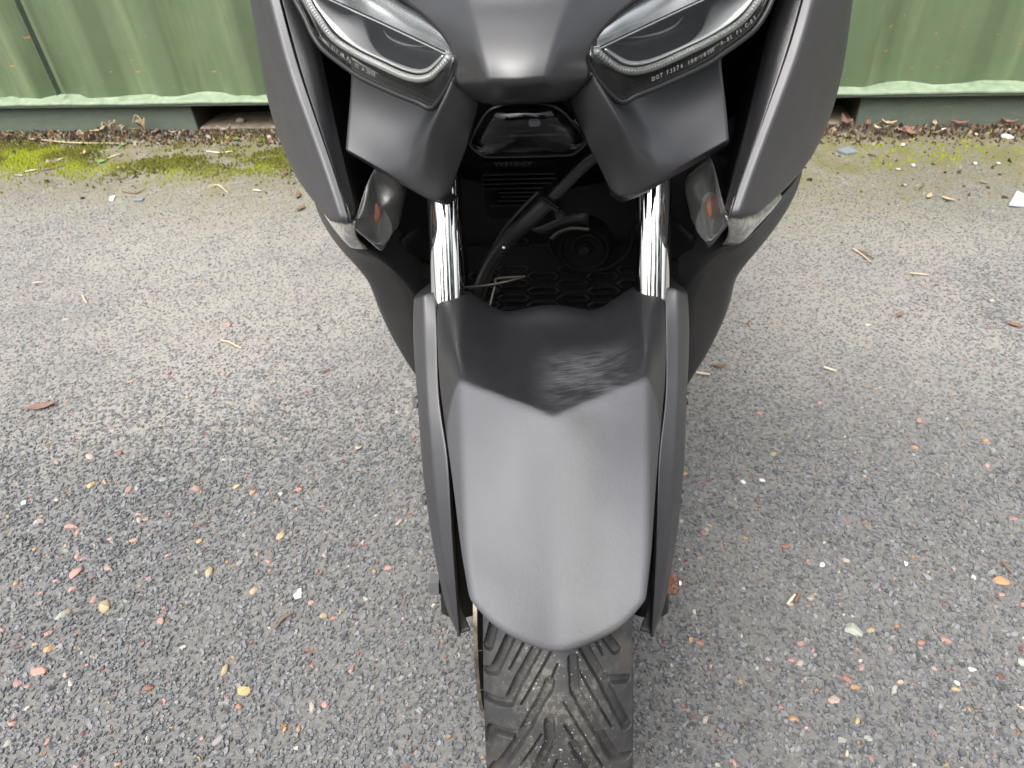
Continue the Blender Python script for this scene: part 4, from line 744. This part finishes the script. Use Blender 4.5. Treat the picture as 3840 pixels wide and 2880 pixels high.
# moulding hairs on the shoulders
for k in range(16):
    a=R(18+3.6*k); s_=(-1)**k*.0600; r_=.2492; p0=np.array([s_,.035-r_*math.cos(a),.275+r_*math.sin(a)])
    tube('rubber_hair',[p0,p0+np.array([math.copysign(.0035,s_),-.001*math.cos(a),.001])],.0004,m_rubber,tyre,seg=5)
rim=lathe('wheel_rim',[(-.05,.17),(-.05,.196),(-.044,.198),(-.04,.185),(-.02,.165),(.02,.165),(.04,.185),(.044,.198),(.05,.196),(.05,.17)],m_black,SR,64,'x',tuple(AX),FL)
for k in range(5):
    a=2*math.pi*k/5; u=np.array([0,math.cos(a),math.sin(a)]); tube('spoke',[np.array(AX)+u*.02,np.array(AX)+u*.17],[.020,.014],m_black,rim,seg=10)
lathe('hub',[(-.05,.02),(-.05,.035),(.05,.035),(.05,.02)],m_black,rim,32,'x',tuple(AX))
dsc=lathe('brake_disc',[(-.0795,.088),(-.0795,.1335),(-.0755,.1335),(-.0755,.088)],m_disc,SR,96,'x',tuple(AX),FL)
lathe('disc_carrier',[(-.0785,.03),(-.0785,.0885),(-.0765,.0885),(-.0765,.03)],m_black,dsc,48,'x',tuple(AX))
link('brake_caliper',boxm('brake_caliper',(.055,.085,.06),(-.083,.140,.33),.010),m_black,SR,FL)
# --- hidden bulk of the machine: windscreen, bars, body, seat, rear wheel
rows=[[bq(x*k,yy+.35*abs(x*k),z) for x in np.linspace(-1,1,9)] for k,yy,z in((.10,.63,.945),(.16,.68,1.02),(.17,.75,1.15),(.15,.82,1.30),(.11,.87,1.40))]
patch('windscreen',rows,m_smoke,sub=2,th=.003)
rows=[[bq(x*k,yy,z-.15*abs(x*k)) for x in np.linspace(-1,1,9)] for k,yy,z in((.14,.66,.97),(.20,.75,1.0),(.22,.85,1.02),(.2,.95,.95),(.16,1.0,.85))]
patch('dash_cover',rows,m_satin,sub=2)
tube('handlebar',[bq(-.37,1.02,1.05),bq(-.22,.97,1.07),bq(0,.93,1.04),bq(.22,.97,1.07),bq(.37,1.02,1.05)],.011,m_black,SR,seg=12,n=30)
for s in (-1,1): tube('grip',[bq(s*.25,.98,1.068),bq(s*.38,1.025,1.048)],.017,m_hose,SR,seg=16)
secs=[(.90,.14,.38,.80),(1.0,.15,.34,.66),(1.2,.17,.30,.56),(1.4,.19,.30,.66),(1.7,.20,.36,.74),(2.0,.17,.48,.77),(2.3,.09,.62,.80)]
rows=[]
for yy,hw_,z0,z1 in secs:
    rows.append([bq(hw_*math.copysign(abs(math.cos(a))**.6,math.cos(a)),yy,(z0+z1)/2+(z1-z0)/2*math.copysign(abs(math.sin(a))**.6,math.sin(a))) for a in np.linspace(0,2*math.pi,25)[:-1]])
shell(link('body_shell',gridmesh('body_shell',rows,close=True),m_satin,SR),2,0)
rows=[]
for yy,hw_,z0,z1 in((1.30,.10,.66,.76),(1.42,.15,.69,.80),(1.65,.16,.72,.81),(1.8,.14,.75,.88),(2.1,.12,.77,.88),(2.25,.06,.79,.86)):
    rows.append([bq(hw_*math.copysign(abs(math.cos(a))**.6,math.cos(a)),yy,(z0+z1)/2+(z1-z0)/2*math.copysign(abs(math.sin(a))**.6,math.sin(a))) for a in np.linspace(0,2*math.pi,21)[:-1]])
shell(link('seat',gridmesh('seat',rows,close=True),m_black,SR),2,0)
rt=lathe('rear_tyre',[(-.05,.19),(-.064,.215),(-.066,.235),(-.05,.258),(-.02,.270),(.02,.270),(.05,.258),(.066,.235),(.064,.215),(.05,.19)],m_rubber,SR,64,'x',bq(0,2.02,.270))
lathe('rear_rim',[(-.045,.03),(-.05,.19),(.05,.19),(.045,.03)],m_black,SR,48,'x',bq(0,2.02,.270))
tube('swingarm',[bq(.10,1.5,.34),bq(.10,2.02,.27)],[.05,.03],m_black,SR,seg=12)
# ================================================================ loose things on the ground
SCOL=dict(pink=(.40,.22,.17),pale=(.42,.32,.26),white=(.66,.66,.63),cream=(.50,.46,.37),tan=(.42,.31,.15),yellow=(.50,.36,.13),orange=(.45,.25,.10),red=(.40,.17,.11),brown=(.24,.11,.06),green=(.36,.38,.31),grey=(.27,.25,.25))
def _stone(base):
    base=tuple(.82*(.82*q+.18*sum(base)/3) for q in base)
    def f(t,b):
        o=coord(t); n=noise(t,o,160,4,.65); m2=noise(t,o,60,3,.6)
        c=mix(t,n,tuple(x*.65 for x in base),tuple(min(x*1.25,.8) for x in base)); c=mix(t,math_(t,'MULTIPLY',smoothmask(t,m2,.5,.75),.5),c,tuple(x*.5+.16 for x in base))
        t.links.new(c,b.inputs['Base Color']); bump(t,b,n,.5,.001)
    return f
SM={k:mat(k+'_stone',v,.6,spec=.4,build=_stone(v)) for k,v in SCOL.items()}
SHAPES=[]
for k in range(9):
    bm=bmesh.new(); bmesh.ops.create_icosphere(bm,subdivisions=2,radius=.5); rr=np.random.default_rng(100+k)
    dirs=rr.normal(size=(9,3)); dirs/=np.linalg.norm(dirs,axis=1)[:,None]; lim=rr.uniform(.30,.46,9)
    for v in bm.verts:
        p=np.array(v.co)
        for d,l in zip(dirs,lim):
            e=p@d-l
            if e>0: p=p-d*e
        v.co=p*(1+rr.normal(0,.02))
    bmesh.ops.scale(bm,vec=(1.25,.92,.62),verts=bm.verts); me=bpy.data.meshes.new('stone'); bm.to_mesh(me); bm.free(); SHAPES.append(me)
SPECIAL={0:('bright white jagged flint chip left of the front wheel','white flint chip'),1:('long tan orange stone lying on the dark chippings left of the scooter','long tan stone'),2:('round pale green pebble at the lower left','round pale green pebble'),3:('bright yellow flake of stone on the left below the white flint','yellow flake'),7:('largest pink granite stone at the far lower left, touching smaller pink stones','largest pink stone'),5:('grey pink pebble at the bottom left of the tyre','grey pink pebble'),69:('large glossy orange flint at the far right','glossy orange flint'),72:('biggest pale green grey pebble right of the wheel','biggest green grey pebble'),74:('round salmon red pebble right of the wheel above an orange chip','round salmon pebble'),82:('orange stone with a tail at the lower right','tailed orange stone'),79:('pale green white pebble beside red crumbs on the right','green white pebble'),70:('flat purple brown stone close to the right fork guard','purple brown stone')}
CN=dict(pink='pink granite',pale='pale pink',white='white',cream='cream',tan='tan',yellow='yellow',orange='orange',red='salmon red',brown='brown',green='pale green',grey='grey')
STL={}
for i,(x,y,s,c) in enumerate(ST):
    me=SHAPES[i%9].copy(); me.materials.clear(); me.materials.append(SM[c])
    o=link('stone',me,None,smooth=True); me.set_sharp_from_angle(angle=R(28))
    sx_=s*random.uniform(.85,1.0); o.scale=(sx_,sx_*random.uniform(.75,1.05),sx_*random.uniform(.7,1))
    o.location=(x,y,max(.08*sx_,.0012)); o.rotation_euler=(random.uniform(-.2,.2),random.uniform(-.2,.2),random.uniform(0,6.28))
    if i in SPECIAL: tag(o,SPECIAL[i][0],'stone',None)
    else:
        k=min(SPECIAL,key=lambda q:(ST[q][0]-x)**2+(ST[q][1]-y)**2); dx,dy=x-ST[k][0],y-ST[k][1]
        rel=('right of' if dx>0 else 'left of') if abs(dx)>abs(dy) else ('behind' if dy>0 else 'in front of')
        STL.setdefault((CN[c],rel,SPECIAL[k][1]),[]).append((dx*dx+dy*dy,o,f'{CN[c]} stones {"left" if x<.03 else "right"} of the wheel'))
ORD=['nearest','second nearest','third nearest','fourth nearest','fifth nearest','sixth nearest','seventh nearest','eighth nearest','ninth nearest','tenth nearest']
for (c,rel,an),l in STL.items():
    l.sort(key=lambda q:q[0])
    for k,(d,o,g_) in enumerate(l): tag(o,f'small {c} stone {rel} the {an}' if len(l)==1 else f'{ORD[min(k,9)]} small {c} stone {rel} the {an}','stone',g_)
# labels that count from the left where look-alikes lie in a row
RK={}
def ranked(o,x,text,cat,group): RK.setdefault((text,cat,group),[]).append((x,o))
ON=['first','second','third','fourth','fifth','sixth','seventh','eighth','ninth','tenth','eleventh','twelfth']
def flush():
    for (text,cat,group),l in RK.items():
        l.sort(key=lambda q:q[0])
        for k,(x,o) in enumerate(l): tag(o,text if len(l)==1 else f'{ON[min(k,11)]} from the left: {text}',cat,group)
# twigs and straw
m_straw=mat('dry_straw',(.42,.34,.22),.7); m_twig=mat('brown_twig',(.15,.09,.055),.8); m_pale=mat('bleached_wood',(.55,.48,.38),.7)
for i,q in enumerate(TW):
    if i in (17,18,20,22,23,26,28): continue
    pts=[(x,y,.006+.003*math.sin(k*2.1+i)) for k,(x,y) in enumerate(q)]; L=sum(math.dist(a,c) for a,c in zip(pts[:-1],pts[1:]))
    m_=[m_straw,m_pale,m_twig][(i*7+i//3)%3] if i not in (8,9) else m_twig
    if i in (13,): m_=m_pale
    o=tube('twig',pts,[.0018,.0026 if i<14 else .0022,.0014],m_,None,seg=6,n=8)
    nm={m_straw:'straw coloured',m_pale:'bleached pale',m_twig:'dark brown'}[m_]
    near='at the foot of the container' if i<13 else ('on the ground right of the scooter' if pts[0][0]>0 else 'on the ground left of the scooter')
    ln='long' if L>.14 else 'short'
    if i==0: tag(o,'longest bare twig lying along the litter at the container foot','twig')
    elif i==13: tag(o,'short white stick beside the right fork guard','stick')
    else: ranked(o,pts[0][0],f'{ln} {nm} twig {near}','twig',f'{ln} {nm} twigs {near}')
# leaves
def leaf(name,x,y,L,m_,curl,rz,z=.004):
    n=9; rows=[]
    for i in range(n):
        t=i/(n-1); wd=.36*L*math.sin(math.pi*min(1,t*.96+.02))**.8
        rows.append([((t-.5)*L,k*wd*.5,z+curl*L*((t-.5)**2*1.6+abs(k)**2*.28+.06*math.sin(i*2+k))) for k in (-1,-.5,0,.5,1)])
    o=link(name,gridmesh(name,rows),m_); o.location=(x,y,0); o.rotation_euler=(0,0,rz); s_=o.modifiers.new('s','SOLIDIFY'); s_.thickness=.0006
    tube('stalk',[(-L*.5,0,z+curl*L*.4),(-L*.72,.01*L,z*.6)],.0008,m_,o,seg=5); return o
def leafmat(n,a,c_): return mat(n,a,.65,spec=.3,build=lambda t,bb:t.links.new(mix(t,noise(t,coord(t),60,4,.6),a,c_),bb.inputs['Base Color']))
LM=[('brown',leafmat('brown_leaf',(.09,.055,.035),(.21,.14,.09))),('tan',leafmat('tan_leaf',(.30,.21,.12),(.46,.36,.23))),('rust red',leafmat('rust_leaf',(.13,.065,.05),(.24,.145,.115))),('grey brown',leafmat('grey_leaf',(.16,.13,.10),(.30,.25,.19)))]
for i,((x,y),px) in enumerate(LF):
    sc=2940 if i>=16 else 0
    L=min(px/1.843/2662*3.1,.07); k=[1,2,3,0,3,0,1,0,0,3,2,1,0,0,0,0, 2,2,1,2,2,1,2,2,1,0,1,1,3, 2,1,2,2,0,2][i]
    if i>=29: L=px/1.45/2662*(1.25 if i<31 else .9)
    if i in (26,27,28): L*=.55
    y=min(y,CY(x)-.02)
    foot=CY(x)-y<.3; zz=.010 if foot else .005
    o=leaf('fallen_leaf',x,y,L,LM[k][1],random.uniform(.25,.7) if foot else .12,random.uniform(0,6.28),zz)
    if i==29: tag(o,'reddish pointed leaf lying flat at the far left edge','leaf'); o.rotation_euler=(0,0,.15)
    elif i==30: tag(o,'small yellow tan leaf left of the fork guard','leaf')
    elif i==19: tag(o,'largest rust red leaf heap at the right foot of the container','leaf')
    else:
        sd='left' if x<0 else 'right'; wh='along the container foot' if foot else 'out on the open ground'
        ranked(o,x,f'{LM[k][0]} fallen leaf {wh} on the {sd}','leaf',f'{LM[k][0]} leaves {wh} {sd}')
# dried curled weeds, seedlings
m_dry=leafmat('dried_weed',(.20,.14,.08),(.38,.30,.19)); m_seed=mat('seedling_leaf',(.12,.26,.05),.5)
for i,(x,y) in enumerate(WD):
    y=min(y,CY(x)-.03); o=empty('dried_weed',(x,y,0)); hgt=[.062,.075,.05,.035][i]
    for k in range(4):
        a=random.uniform(0,6.28); r=hgt*random.uniform(.2,.5); tube('stem',[(0,0,-.004),(r*.4*math.cos(a),r*.4*math.sin(a),hgt*.5),(r*math.cos(a+.8),r*math.sin(a+.8),hgt*random.uniform(.8,1)),(r*1.3*math.cos(a+1.6),r*1.3*math.sin(a+1.6),hgt*.65)],[.003,.004,.0035,.001],m_dry,o,seg=6,n=12)
    tag(o,['curled brown dead weed against the rail, left of the tallest one','tallest dead weed stem curling up against the rail','low reddish dead weed in the litter on the left','small pale dead weed loop beside the curled brown one'][i],'weed')
for i,(x,y) in enumerate(SD):
    y=min(y,CY(x)-.02); o=empty('seedling',(x,y,0))
    for k in range(6):
        a=k*1.05+i; L=random.uniform(.010,.018)
        rows=[[(math.cos(a)*L*t-math.sin(a)*wd,math.sin(a)*L*t+math.cos(a)*wd,.004+.010*t-.006*t*t) for wd in (-.35*L*math.sin(3.0*t+.1),0,.35*L*math.sin(3.0*t+.1))] for t in np.linspace(0,1,5)]
        link('leaf',gridmesh('leaf',rows),m_seed,o)
    tube('stem',[(0,0,-.003),(0,0,.006)],.001,m_seed,o,seg=5)
    ranked(o,x,'tiny green seedling rooted in the moss strip by the container','seedling','green seedlings by the container')
for i,(x,y) in enumerate(PB):
    y=min(y,CY(x)-.02); me=SHAPES[i%9].copy(); me.materials.clear(); me.materials.append(SM['white' if i%3!=1 else 'cream']); o=link('pebble',me,None)
    s=.62*[.022,.026,.06,.034,.02,.026,.03,.024,.026,.022,.018,.035][i]; o.scale=(s,s*.8,s*.8); o.location=(x,y,.22*s*.6+.002); o.rotation_euler=(0,0,i*1.3)
    if i==2: tag(o,'largest white pebble by the container at the far right','pebble')
    else: ranked(o,x,f'{"white" if i%3!=1 else "cream"} pebble near the container on the right','pebble',f'{"white" if i%3!=1 else "cream"} pebbles by the container')
def flat(name,x,y,w_,d,h,m_,rz,label,cat):
    me=boxm(name,(w_,d,h),(0,0,h/2),min(h,.004)*.3)
    for v in me.vertices: v.co.x*=1+.25*math.sin(v.co.y*80+1); v.co.y*=1+.2*math.sin(v.co.x*90)
    o=link(name,me,m_,smooth=False); o.location=(x,y,.001); o.rotation_euler=(R(3),R(2),rz); return tag(o,label,cat)
m_slate=mat('blue_grey_slate',(.16,.18,.20),.6); m_plas=mat('pale_blue_plastic',(.36,.41,.48),.4)
flat('slate_piece',*MISC['slate'],.055,.045,.008,m_slate,.4,'flat blue grey slate piece lying right of the scooter near the moss','slate')
flat('plastic_offcut',*MISC['plastic'],.10,.032,.004,m_plas,.9,'pale blue plastic offcut at the far right edge','offcut')
flat('blue_chip',*MISC['bluechip'],.026,.016,.005,m_slate,.1,'small dark blue slate chip on the left below the moss','chip')
flat('white_chip',*MISC['whitechip'],.014,.034,.004,m_white,.2,'small white rectangular chip on the left below the moss','chip')
x,y=MISC['pockstone']; me=SHAPES[2].copy(); me.materials.clear(); me.materials.append(SM['pale']); o=link('pebble',me,None); o.scale=(.034,.03,.04); o.location=(x,y+.02,.016); tag(o,'pink stone lying inside the fork pocket of the container','pebble')
flush()
